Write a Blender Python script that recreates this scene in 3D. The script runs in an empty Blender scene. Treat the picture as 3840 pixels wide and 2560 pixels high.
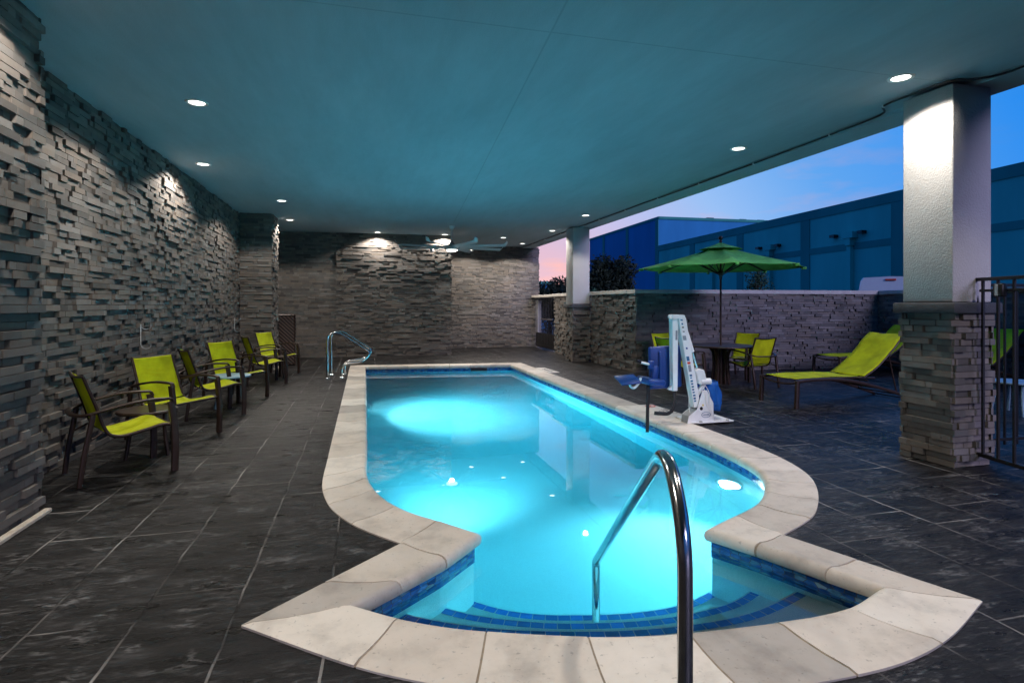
import bpy, bmesh, math, random
from mathutils import Vector, Matrix, noise
from mathutils.geometry import tessellate_polygon
R = math.radians
random.seed(7)
SC = bpy.context.scene
COL = SC.collection
# ------------------------------------------------------------------ camera
cam = bpy.data.cameras.new('camera'); camo = bpy.data.objects.new('camera', cam); COL.objects.link(camo)
camo.location = (0, 0, 1.5); camo.rotation_euler = (R(90), 0, -R(14.55))
cam.sensor_width = 36; cam.lens = 19.99; cam.shift_y = -0.0357; cam.clip_end = 800; cam.clip_start = .02
SC.camera = camo
# ------------------------------------------------------------------ sky (dusk)
W = bpy.data.worlds.new('World'); SC.world = W; W.use_nodes = True
def sky():
    nt = W.node_tree; nt.nodes.clear(); N = nt.nodes.new; L = nt.links.new
    out = N('ShaderNodeOutputWorld'); bg = N('ShaderNodeBackground'); L(bg.outputs[0], out.inputs[0])
    sk = N('ShaderNodeTexSky'); sk.sky_type = 'NISHITA'; sk.sun_disc = False
    sk.sun_elevation = R(1.0); sk.sun_rotation = R(18)
    sm = N('ShaderNodeVectorMath'); sm.operation = 'SCALE'; sm.inputs[3].default_value = .012; L(sk.outputs[0], sm.inputs[0])
    tc = N('ShaderNodeTexCoord')
    mp = N('ShaderNodeMapping'); mp.vector_type = 'POINT'; mp.inputs['Scale'].default_value = (1, 1, 1.35); L(tc.outputs['Generated'], mp.inputs[0])
    nm = N('ShaderNodeVectorMath'); nm.operation = 'NORMALIZE'; L(mp.outputs[0], nm.inputs[0])
    dt = N('ShaderNodeVectorMath'); dt.operation = 'DOT_PRODUCT'; L(nm.outputs[0], dt.inputs[0])
    a = R(14); dt.inputs[1].default_value = (math.sin(a), math.cos(a), 0)
    ac = N('ShaderNodeMath'); ac.operation = 'ARCCOSINE'; L(dt.outputs['Value'], ac.inputs[0])
    dv = N('ShaderNodeMath'); dv.operation = 'DIVIDE'; L(ac.outputs[0], dv.inputs[0]); dv.inputs[1].default_value = math.pi
    cr = N('ShaderNodeValToRGB'); L(dv.outputs[0], cr.inputs[0]); e = cr.color_ramp.elements
    stops = [(0, (.62, .47, .62)), (.045, (.60, .46, .66)), (.085, (.46, .50, .82)), (.13, (.27, .50, .90)), (.18, (.09, .36, .86)),
             (.26, (.008, .25, .86)), (.34, (.004, .18, .72)), (.5, (.004, .12, .48)), (1, (.002, .05, .2))]
    while len(e) < len(stops): e.new(.5)
    for el, (p, c) in zip(e, stops): el.position = p; el.color = c + (1,)
    # thin pink clouds
    mp2 = N('ShaderNodeMapping'); mp2.inputs['Scale'].default_value = (3, 3, 11); L(tc.outputs['Generated'], mp2.inputs[0])
    ns = N('ShaderNodeTexNoise'); ns.inputs['Scale'].default_value = 2.2; ns.inputs['Detail'].default_value = 5; ns.inputs['Roughness'].default_value = .55
    L(mp2.outputs[0], ns.inputs[0])
    c2 = N('ShaderNodeValToRGB'); L(ns.outputs[0], c2.inputs[0]); c2.color_ramp.elements[0].position = .53; c2.color_ramp.elements[1].position = .84
    c3 = N('ShaderNodeValToRGB'); L(dv.outputs[0], c3.inputs[0]); f = c3.color_ramp.elements
    st = [(0, (.95, .50, .42, 1)), (.10, (.92, .46, .44, 1)), (.15, (.40, .42, .68, 1)), (.25, (.03, .26, .78, 1))]
    while len(f) < 4: f.new(.5)
    for el, (p, c) in zip(f, st): el.position = p; el.color = c
    mx = N('ShaderNodeMix'); mx.data_type = 'RGBA'; L(c2.outputs[0], mx.inputs[0]); L(cr.outputs[0], mx.inputs[6]); L(c3.outputs[0], mx.inputs[7])
    ad = N('ShaderNodeVectorMath'); ad.operation = 'ADD'; L(mx.outputs[2], ad.inputs[0]); L(sm.outputs[0], ad.inputs[1])
    L(ad.outputs[0], bg.inputs[0]); bg.inputs[1].default_value = 1.0
sky()
# last glow of the sky opposite the sunset: weak, soft and lilac
sl = bpy.data.lights.new('sun', 'SUN'); sl.energy = 1.9; sl.angle = R(24); sl.color = (.68, .62, 1.0)
so = bpy.data.objects.new('sun', sl); COL.objects.link(so); so.location = (12, -8, 12)
so.rotation_euler = Vector((-.25, .85, -.38)).to_track_quat('-Z', 'Y').to_euler()
SC.view_settings.view_transform = 'Standard'; SC.view_settings.look = 'None'; SC.view_settings.exposure = 0; SC.view_settings.gamma = 1
SC.render.engine = 'CYCLES'
cy = SC.cycles
cy.max_bounces = 9; cy.diffuse_bounces = 5; cy.glossy_bounces = 4; cy.transmission_bounces = 6; cy.transparent_max_bounces = 12
cy.caustics_refractive = True; cy.caustics_reflective = False; cy.sample_clamp_indirect = 6; cy.blur_glossy = .5
try: cy.use_denoising = True
except Exception: pass

# ------------------------------------------------------------------ materials
def newmat(name):
    m = bpy.data.materials.new(name); m.use_nodes = True
    nt = m.node_tree; b = nt.nodes['Principled BSDF']; return m, nt, b
def ramp(nt, src, stops):
    r = nt.nodes.new('ShaderNodeValToRGB'); nt.links.new(src, r.inputs[0]); e = r.color_ramp.elements
    while len(e) < len(stops): e.new(.5)
    for el, (p, c) in zip(e, stops):
        el.position = p; el.color = (tuple(c) + (1,)) if hasattr(c, '__len__') else (c, c, c, 1)
    return r
def noise_(nt, vec, scale, detail=4, rough=.55, sc=None):
    if sc is not None:
        mp = nt.nodes.new('ShaderNodeMapping'); mp.inputs['Scale'].default_value = sc; nt.links.new(vec, mp.inputs[0]); vec = mp.outputs[0]
    n = nt.nodes.new('ShaderNodeTexNoise'); n.inputs['Scale'].default_value = scale; n.inputs['Detail'].default_value = detail
    n.inputs['Roughness'].default_value = rough; nt.links.new(vec, n.inputs[0]); return n
def mixc(nt, fac, a, b, mode='MIX'):
    m = nt.nodes.new('ShaderNodeMix'); m.data_type = 'RGBA'; m.blend_type = mode
    for s, v in ((0, fac), (6, a), (7, b)):
        if hasattr(v, 'is_output'): nt.links.new(v, m.inputs[s])
        elif s == 0: m.inputs[0].default_value = v
        else: m.inputs[s].default_value = tuple(v) + (1,)
    return m.outputs[2]
def bump(nt, b, h, strength=.3, dist=.01):
    n = nt.nodes.new('ShaderNodeBump'); n.inputs['Strength'].default_value = strength; n.inputs['Distance'].default_value = dist
    nt.links.new(h, n.inputs['Height']); nt.links.new(n.outputs[0], b.inputs['Normal']); return n
def simple(name, col, rough=.5, metal=0, var=.15, scale=12, bmp=0, spec=.5, island=False, bscale=None):
    m, nt, b = newmat(name)
    tc = nt.nodes.new('ShaderNodeTexCoord'); n = noise_(nt, tc.outputs['Object'], scale)
    lo = [c * (1 - var) for c in col]; hi = [min(1, c * (1 + var)) for c in col]
    r = ramp(nt, n.outputs[0], [(.3, lo), (.7, hi)]); c = r.outputs[0]
    if island:
        g = nt.nodes.new('ShaderNodeNewGeometry'); r2 = ramp(nt, g.outputs['Random Per Island'], [(0, .72), (1, 1.2)])
        c = mixc(nt, 1.0, c, r2.outputs[0], 'MULTIPLY')
    nt.links.new(c, b.inputs['Base Color']); b.inputs['Roughness'].default_value = rough; b.inputs['Metallic'].default_value = metal
    b.inputs['Specular IOR Level'].default_value = spec
    if bmp:
        n2 = noise_(nt, tc.outputs['Object'], bscale or scale * 6, 3); bump(nt, b, n2.outputs[0], bmp, .01)
    return m
def emis(name, col, s):
    m, nt, b = newmat(name); b.inputs['Base Color'].default_value = (.8, .8, .8, 1)
    b.inputs['Emission Color'].default_value = tuple(col) + (1,); b.inputs['Emission Strength'].default_value = s; return m

def stone_mat(name, base, warm, lo=.72, hi=1.25):
    m, nt, b = newmat(name)
    tc = nt.nodes.new('ShaderNodeTexCoord'); g = nt.nodes.new('ShaderNodeNewGeometry')
    r = ramp(nt, g.outputs['Random Per Island'], [(0, [c * lo for c in base]), (.35, base), (.7, warm), (1, [c * hi for c in base])])
    n = noise_(nt, tc.outputs['Object'], 9, 6, .65); r2 = ramp(nt, n.outputs[0], [(.25, .84), (.75, 1.10)])
    c = mixc(nt, 1.0, r.outputs[0], r2.outputs[0], 'MULTIPLY')
    n3 = noise_(nt, tc.outputs['Object'], 1.1, 3); r3 = ramp(nt, n3.outputs[0], [(.35, .8), (.65, 1.1)])
    c = mixc(nt, 1.0, c, r3.outputs[0], 'MULTIPLY')
    nt.links.new(c, b.inputs['Base Color']); b.inputs['Roughness'].default_value = .85; b.inputs['Specular IOR Level'].default_value = .25
    n2 = noise_(nt, tc.outputs['Object'], 70, 4, .6); bump(nt, b, n2.outputs[0], .08, .003)
    return m
M = {}
M['stone'] = stone_mat('ledger_stone', (.155, .147, .140), (.172, .148, .128), .60, 1.35)
M['mortar'] = simple('wall_backing', (.07, .068, .066), .95)
M['cap'] = simple('cap_stone', (.46, .43, .39), .8, var=.12, scale=5, bmp=.2)
M['stucco'] = simple('stucco', (.40, .396, .39), .9, var=.05, scale=3, bmp=.75, bscale=70)
M['band'] = simple('dark_band_stone', (.04, .044, .052), .8, var=.2, bmp=.6, bscale=80)
M['brown'] = simple('brown_powder_coat', (.040, .024, .018), .38, metal=.3, var=.2)
M['black'] = simple('black_powder_coat', (.012, .012, .013), .35, metal=.2)
M['rubber'] = simple('black_webbing', (.01, .01, .011), .7)
M['steel'] = simple('stainless_steel', (.62, .62, .62), .14, metal=1, var=.06, scale=30)
M['white_paint'] = simple('white_powder_coat', (.82, .84, .85), .35, var=.05)
M['grey_paint'] = simple('grey_paint', (.36, .37, .38), .5, var=.1)
M['fan_grey'] = simple('fan_blade_silver', (.70, .71, .72), .5, var=.05)
M['blue_plastic'] = simple('blue_plastic', (.004, .042, .22), .38, var=.12, scale=4)
M['blue_cloth'] = simple('blue_cloth', (.008, .12, .50), .6, var=.2, scale=8, bmp=.3, bscale=20)
M['blue_metal'] = simple('grey_blue_mesh_top', (.22, .36, .44), .45, metal=.2, var=.1)
M['curb'] = simple('pale_curb', (.52, .46, .38), .85, var=.2, scale=14, bmp=.3)
M['marker'] = simple('marker_tile', (.72, .68, .62), .4, var=.06)
M['red'] = simple('red_print', (.55, .05, .03), .5)
M['ink'] = simple('black_print', (.02, .02, .022), .6)
M['label_blue'] = simple('label_blue', (.02, .13, .28), .5)
M['label_grey'] = simple('label_grey', (.25, .28, .32), .5)
M['yellow'] = simple('yellow_print', (.75, .55, .05), .5)
M['van'] = simple('van_paint', (.55, .62, .66), .3, var=.03, spec=.6)
M['glass_dark'] = simple('dark_glass', (.02, .03, .04), .08)
M['trim'] = simple('light_trim', (.78, .77, .75), .5, var=.03)
M['lens'] = emis('lit_lens', (1.0, .95, .88), 3.2)
M['pool_lens'] = emis('pool_light_lens', (.85, .97, 1.0), 14)
M['soffit'] = None
def canvas(name, col, trans=.25):
    m, nt, b = newmat(name); tc = nt.nodes.new('ShaderNodeTexCoord')
    n = noise_(nt, tc.outputs['Object'], 5, 3); r = ramp(nt, n.outputs[0], [(.3, [c * .74 for c in col]), (.7, [min(1, c * 1.14) for c in col])])
    w = noise_(nt, tc.outputs['Object'], 14, 5, .6, (1, 1, 3))
    nt.links.new(r.outputs[0], b.inputs['Base Color']); b.inputs['Roughness'].default_value = .75; b.inputs['Specular IOR Level'].default_value = .25
    bump(nt, b, w.outputs[0], .45, .012)
    t = nt.nodes.new('ShaderNodeBsdfTranslucent'); nt.links.new(r.outputs[0], t.inputs[0])
    mx = nt.nodes.new('ShaderNodeMixShader'); mx.inputs[0].default_value = trans
    nt.links.new(b.outputs[0], mx.inputs[1]); nt.links.new(t.outputs[0], mx.inputs[2])
    nt.links.new(mx.outputs[0], nt.nodes['Material Output'].inputs[0]); return m
M['lime'] = canvas('lime_sling', (.56, .62, .008), .22)
M['umbrella'] = canvas('green_canopy', (.17, .55, .14), .35)

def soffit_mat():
    m, nt, b = newmat('pool_tinted_soffit'); tc = nt.nodes.new('ShaderNodeTexCoord')
    n = noise_(nt, tc.outputs['Object'], .8, 5, .6, (1, .35, 1)); r = ramp(nt, n.outputs[0], [(.3, (.33, .41, .455)), (.7, (.405, .49, .54))])  # bluish pool light is tinted into the white ceiling's colour
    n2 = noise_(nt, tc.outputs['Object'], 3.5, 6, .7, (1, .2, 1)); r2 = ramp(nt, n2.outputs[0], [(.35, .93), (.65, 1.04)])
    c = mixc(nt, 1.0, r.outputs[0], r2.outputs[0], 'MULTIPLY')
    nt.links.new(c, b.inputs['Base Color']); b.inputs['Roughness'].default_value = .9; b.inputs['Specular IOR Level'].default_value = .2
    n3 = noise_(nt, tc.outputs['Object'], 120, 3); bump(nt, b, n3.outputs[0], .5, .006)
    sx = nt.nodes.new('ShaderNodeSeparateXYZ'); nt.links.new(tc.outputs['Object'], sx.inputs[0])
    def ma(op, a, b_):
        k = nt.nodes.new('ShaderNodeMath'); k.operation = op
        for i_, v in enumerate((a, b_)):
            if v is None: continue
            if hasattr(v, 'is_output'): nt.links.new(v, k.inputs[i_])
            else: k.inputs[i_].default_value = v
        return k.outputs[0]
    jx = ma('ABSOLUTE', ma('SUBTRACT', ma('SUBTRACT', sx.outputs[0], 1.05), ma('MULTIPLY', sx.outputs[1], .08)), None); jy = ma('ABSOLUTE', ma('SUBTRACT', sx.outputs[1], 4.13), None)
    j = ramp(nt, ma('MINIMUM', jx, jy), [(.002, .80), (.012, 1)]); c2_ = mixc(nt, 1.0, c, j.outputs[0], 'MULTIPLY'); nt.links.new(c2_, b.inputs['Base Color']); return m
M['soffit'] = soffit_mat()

def deck_mat():
    m, nt, b = newmat('stamped_concrete'); tc = nt.nodes.new('ShaderNodeTexCoord'); L = nt.links.new
    # wobble the joints a little, as hand stamped ones are
    wn = noise_(nt, tc.outputs['Object'], 3.0, 3)
    sub = nt.nodes.new('ShaderNodeVectorMath'); sub.operation = 'SUBTRACT'; L(wn.outputs['Color'], sub.inputs[0]); sub.inputs[1].default_value = (.5, .5, .5)
    sc = nt.nodes.new('ShaderNodeVectorMath'); sc.operation = 'SCALE'; L(sub.outputs[0], sc.inputs[0]); sc.inputs[3].default_value = .035
    ad = nt.nodes.new('ShaderNodeVectorMath'); ad.operation = 'ADD'; L(tc.outputs['Object'], ad.inputs[0]); L(sc.outputs[0], ad.inputs[1])
    mp = nt.nodes.new('ShaderNodeMapping'); mp.inputs['Rotation'].default_value = (0, 0, R(90)); mp.inputs['Location'].default_value = (.2, .17, 0); L(ad.outputs[0], mp.inputs[0])
    br = nt.nodes.new('ShaderNodeTexBrick'); L(mp.outputs[0], br.inputs[0])
    br.offset = .37; br.offset_frequency = 2; br.squash = .62; br.squash_frequency = 3
    br.inputs['Scale'].default_value = 1; br.inputs['Mortar Size'].default_value = .0075; br.inputs['Mortar Smooth'].default_value = .25
    br.inputs['Brick Width'].default_value = .92; br.inputs['Row Height'].default_value = .44; br.inputs['Bias'].default_value = 0
    br.inputs['Color1'].default_value = (0, 0, 0, 1); br.inputs['Color2'].default_value = (1, 1, 1, 1); br.inputs['Mortar'].default_value = (.5, .5, .5, 1)
    tone = ramp(nt, br.outputs['Color'], [(0, .50), (1, 1.15)])
    # cleft texture, streaked across the pool axis
    st = noise_(nt, ad.outputs[0], 2.6, 9, .68, (.9, 3.4, 1))
    st2 = noise_(nt, ad.outputs[0], 1.1, 5, .6)
    base = ramp(nt, st.outputs[0], [(.38, (.003, .003, .0035)), (.50, (.009, .009, .010)), (.60, (.020, .020, .021)), (.70, (.075, .075, .077)), (.80, (.16, .16, .16))])
    fs = noise_(nt, ad.outputs[0], 13, 8, .75, (1, 4.0, 1)); fr_ = ramp(nt, fs.outputs[0], [(.53, 0), (.66, 1)]); gate = noise_(nt, tc.outputs['Object'], 1.7, 3); gr_ = ramp(nt, gate.outputs[0], [(.42, 0), (.6, 1)])
    fm = mixc(nt, 1.0, fr_.outputs[0], gr_.outputs[0], 'MULTIPLY')
    c = mixc(nt, 1.0, base.outputs[0], tone.outputs[0], 'MULTIPLY'); c = mixc(nt, fm, c, (.22, .22, .225))
    rd = noise_(nt, ad.outputs[0], 2.1, 6, .62, (1, 3.2, 1)); rl = ramp(nt, rd.outputs[0], [(.478, 0), (.494, 1), (.506, 1), (.522, 0)])
    rg = noise_(nt, tc.outputs['Object'], 4.3, 3); rgr = ramp(nt, rg.outputs[0], [(.50, 0), (.66, .6)]); rm = mixc(nt, 1.0, rl.outputs[0], rgr.outputs[0], 'MULTIPLY'); c = mixc(nt, rm, c, (.24, .24, .24))
    big = ramp(nt, st2.outputs[0], [(.3, .40), (.7, 1.15)]); c = mixc(nt, 1.0, c, big.outputs[0], 'MULTIPLY')
    # chalky release powder left in some of the joints
    jn = noise_(nt, tc.outputs['Object'], 1.5, 4, .6); jr = ramp(nt, jn.outputs[0], [(.40, (.004, .004, .004)), (.52, (.13, .125, .12)), (.66, (.38, .37, .35))])
    c = mixc(nt, br.outputs['Fac'], c, jr.outputs[0])
    L(c, b.inputs['Base Color'])
    rr = ramp(nt, st.outputs[0], [(.35, .24), (.7, .55)]); wd = nt.nodes.new('ShaderNodeVectorMath'); wd.operation = 'DISTANCE'; L(sc.outputs[0], wd.inputs[0]); L(sc.outputs[0], wd.inputs[0])
    big2 = nt.nodes.new('ShaderNodeVectorMath'); big2.operation = 'MULTIPLY_ADD'; L(sub.outputs[0], big2.inputs[0]); big2.inputs[1].default_value = (1.2, 1.2, 0); L(tc.outputs['Object'], big2.inputs[2])
    L(big2.outputs[0], wd.inputs[0]); wd.inputs[1].default_value = (5.0, 5.75, 0)
    wet = ramp(nt, wd.outputs['Value'], [(.55, 1), (1.0, 0)]); wdm = nt.nodes.new('ShaderNodeMath'); wdm.operation = 'MULTIPLY'; wdm.inputs[1].default_value = .75; L(wd.outputs['Value'], wdm.inputs[0]); L(wdm.outputs[0], wet.inputs[0])
    rgh = mixc(nt, wet.outputs[0], rr.outputs[0], (.13, .13, .13)); L(rgh, b.inputs['Roughness']); b.inputs['Specular IOR Level'].default_value = .22
    # height: joints down, cleft up
    inv = nt.nodes.new('ShaderNodeMath'); inv.operation = 'MULTIPLY_ADD'; L(br.outputs['Fac'], inv.inputs[0]); inv.inputs[1].default_value = -.8; L(st.outputs[0], inv.inputs[2])
    bump(nt, b, inv.outputs[0], 1.0, .035); return m
M['deck'] = deck_mat()
def coping_mat():
    m, nt, b = newmat('cast_coping'); tc = nt.nodes.new('ShaderNodeTexCoord'); g = nt.nodes.new('ShaderNodeNewGeometry')
    r = ramp(nt, g.outputs['Random Per Island'], [(0, (.44, .41, .375)), (.35, (.60, .55, .485)), (.7, (.66, .605, .535)), (1, (.80, .76, .69))])
    n = noise_(nt, tc.outputs['Object'], 3.2, 7, .65); r2 = ramp(nt, n.outputs[0], [(.32, (.72, .70, .68)), (.50, (.98, .96, .93)), (.75, (1.10, 1.08, 1.06))])
    c = mixc(nt, 1.0, r.outputs[0], r2.outputs[0], 'MULTIPLY')
    sp = noise_(nt, tc.outputs['Object'], 45, 3); r3 = ramp(nt, sp.outputs[0], [(.28, .55), (.36, 1)]); c = mixc(nt, .7, c, r3.outputs[0], 'MULTIPLY')
    nt.links.new(c, b.inputs['Base Color']); b.inputs['Roughness'].default_value = .62
    n2 = noise_(nt, tc.outputs['Object'], 25, 6); bump(nt, b, n2.outputs[0], .3, .006); return m
M['coping'] = coping_mat()
M['grout'] = simple('coping_grout', (.34, .28, .21), .95, var=.25, scale=20, bmp=.4)
def plaster_mat(name, c1, c2):
    m, nt, b = newmat(name); tc = nt.nodes.new('ShaderNodeTexCoord')
    n = noise_(nt, tc.outputs['Object'], 160, 2); r = ramp(nt, n.outputs[0], [(.38, c1), (.6, c2)])
    n3 = noise_(nt, tc.outputs['Object'], 1.2, 4); r3 = ramp(nt, n3.outputs[0], [(.3, .92), (.7, 1.03)])
    c = mixc(nt, 1.0, r.outputs[0], r3.outputs[0], 'MULTIPLY')
    nt.links.new(c, b.inputs['Base Color']); b.inputs['Roughness'].default_value = .8; return m
M['plaster'] = plaster_mat('pebble_plaster', (.58, .68, .66), (.86, .90, .86))
def tile_mat():
    m, nt, b = newmat('glass_mosaic'); uv = nt.nodes.new('ShaderNodeTexCoord'); L = nt.links.new
    mp = nt.nodes.new('ShaderNodeMapping'); mp.inputs['Scale'].default_value = (15, 42, 1); L(uv.outputs['UV'], mp.inputs[0])
    v = nt.nodes.new('ShaderNodeTexVoronoi'); v.voronoi_dimensions = '2D'; v.inputs['Scale'].default_value = 1; v.inputs['Randomness'].default_value = .55; L(mp.outputs[0], v.inputs[0])
    d = nt.nodes.new('ShaderNodeTexVoronoi'); d.voronoi_dimensions = '2D'; d.feature = 'DISTANCE_TO_EDGE'; d.inputs['Scale'].default_value = 1; d.inputs['Randomness'].default_value = .55; L(mp.outputs[0], d.inputs[0])
    sx = nt.nodes.new('ShaderNodeSeparateColor'); L(v.outputs['Color'], sx.inputs[0])
    r = ramp(nt, sx.outputs[0], [(0, (.012, .05, .18)), (.35, (.02, .11, .40)), (.6, (.06, .24, .52)), (.85, (.06, .20, .36)), (1, (.20, .32, .40))])
    sw = noise_(nt, uv.outputs['UV'], 22, 4, .6, (1, 3, 1)); r2 = ramp(nt, sw.outputs[0], [(.3, .55), (.7, 1.5)]); c = mixc(nt, 1.0, r.outputs[0], r2.outputs[0], 'MULTIPLY')
    gr = ramp(nt, d.outputs['Distance'], [(.02, 1), (.055, 0)]); c = mixc(nt, gr.outputs[0], c, (.03, .045, .06))
    L(c, b.inputs['Base Color']); rr = ramp(nt, gr.outputs[0], [(0, .12), (1, .7)]); L(rr.outputs[0], b.inputs['Roughness']); return m
M['mosaic'] = tile_mat()
M['step_tile'] = simple('step_tile', (.02, .20, .72), .25, var=.12, scale=5, island=True)
def water_mat():
    m, nt, b = newmat('pool_water'); nt.nodes.remove(b); L = nt.links.new; out = nt.nodes['Material Output']
    gl = nt.nodes.new('ShaderNodeBsdfRefraction'); gl.inputs['IOR'].default_value = 1.333; gl.inputs['Roughness'].default_value = 0
    gs = nt.nodes.new('ShaderNodeBsdfGlossy'); gs.inputs['Roughness'].default_value = .012; gs.inputs['Color'].default_value = (1, 1, 1, 1)
    fr = nt.nodes.new('ShaderNodeFresnel'); fr.inputs['IOR'].default_value = 1.333
    tc = nt.nodes.new('ShaderNodeTexCoord'); n = noise_(nt, tc.outputs['Object'], 1.6, 3, .5)
    bp = nt.nodes.new('ShaderNodeBump'); bp.inputs['Strength'].default_value = .006; bp.inputs['Distance'].default_value = .05; L(n.outputs[0], bp.inputs['Height'])
    for x in (gl, gs, fr): L(bp.outputs[0], x.inputs['Normal'])
    mx = nt.nodes.new('ShaderNodeMixShader'); L(fr.outputs[0], mx.inputs[0]); L(gl.outputs[0], mx.inputs[1]); L(gs.outputs[0], mx.inputs[2])
    L(mx.outputs[0], out.inputs['Surface'])
    va = nt.nodes.new('ShaderNodeVolumeAbsorption'); va.inputs['Color'].default_value = (.0, .86, .98, 1); va.inputs['Density'].default_value = .70
    vs = nt.nodes.new('ShaderNodeVolumeScatter'); vs.inputs['Color'].default_value = (.30, .92, 1, 1); vs.inputs['Density'].default_value = .12; vs.inputs['Anisotropy'].default_value = .2
    av = nt.nodes.new('ShaderNodeAddShader'); L(va.outputs[0], av.inputs[0]); L(vs.outputs[0], av.inputs[1]); L(av.outputs[0], out.inputs['Volume']); return m
M['water'] = water_mat()
def facade(name, col):
    m, nt, b = newmat(name); tc = nt.nodes.new('ShaderNodeTexCoord')
    n = noise_(nt, tc.outputs['Object'], .35, 5, .6, (1, 1, .25)); r = ramp(nt, n.outputs[0], [(.3, [c * .85 for c in col]), (.7, [c * 1.12 for c in col])])
    nt.links.new(r.outputs[0], b.inputs['Base Color']); b.inputs['Roughness'].default_value = .9; b.inputs['Specular IOR Level'].default_value = .2; return m
M['ware'] = facade('tilt_up_panel', (.12, .50, .42)); M['ware_dark'] = facade('dark_band_paint', (.05, .26, .23)); M['ware2'] = facade('tall_block_panel', (.035, .22, .44))  # blue of the dusk sky light is mixed into these facade colours
M['asphalt'] = simple('asphalt', (.05, .05, .052), .9, var=.2, scale=3, bmp=.4)
M['bark'] = simple('bark', (.06, .045, .035), .9, bmp=.5)
def leaf(name, a, b_):
    m, nt, b = newmat(name); g = nt.nodes.new('ShaderNodeNewGeometry'); r = ramp(nt, g.outputs['Random Per Island'], [(0, a), (1, b_)])
    nt.links.new(r.outputs[0], b.inputs['Base Color']); b.inputs['Roughness'].default_value = .7; b.inputs['Specular IOR Level'].default_value = .2; return m
M['leaf_dark'] = leaf('dark_foliage', (.012, .022, .014), (.035, .05, .03)); M['leaf_mid'] = leaf('shrub_foliage', (.02, .05, .03), (.05, .10, .05))
M['wicker'] = None
def wicker():
    m, nt, b = newmat('woven_wicker'); tc = nt.nodes.new('ShaderNodeTexCoord')
    w = nt.nodes.new('ShaderNodeTexWave'); w.bands_direction = 'DIAGONAL'; w.inputs['Scale'].default_value = 7; w.inputs['Distortion'].default_value = .6; nt.links.new(tc.outputs['Object'], w.inputs[0])
    r = ramp(nt, w.outputs[0], [(.2, (.018, .010, .008)), (.8, (.10, .06, .045))]); nt.links.new(r.outputs[0], b.inputs['Base Color']); b.inputs['Roughness'].default_value = .55
    bump(nt, b, w.outputs[0], .8, .01); return m
M['wicker'] = wicker()

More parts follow.
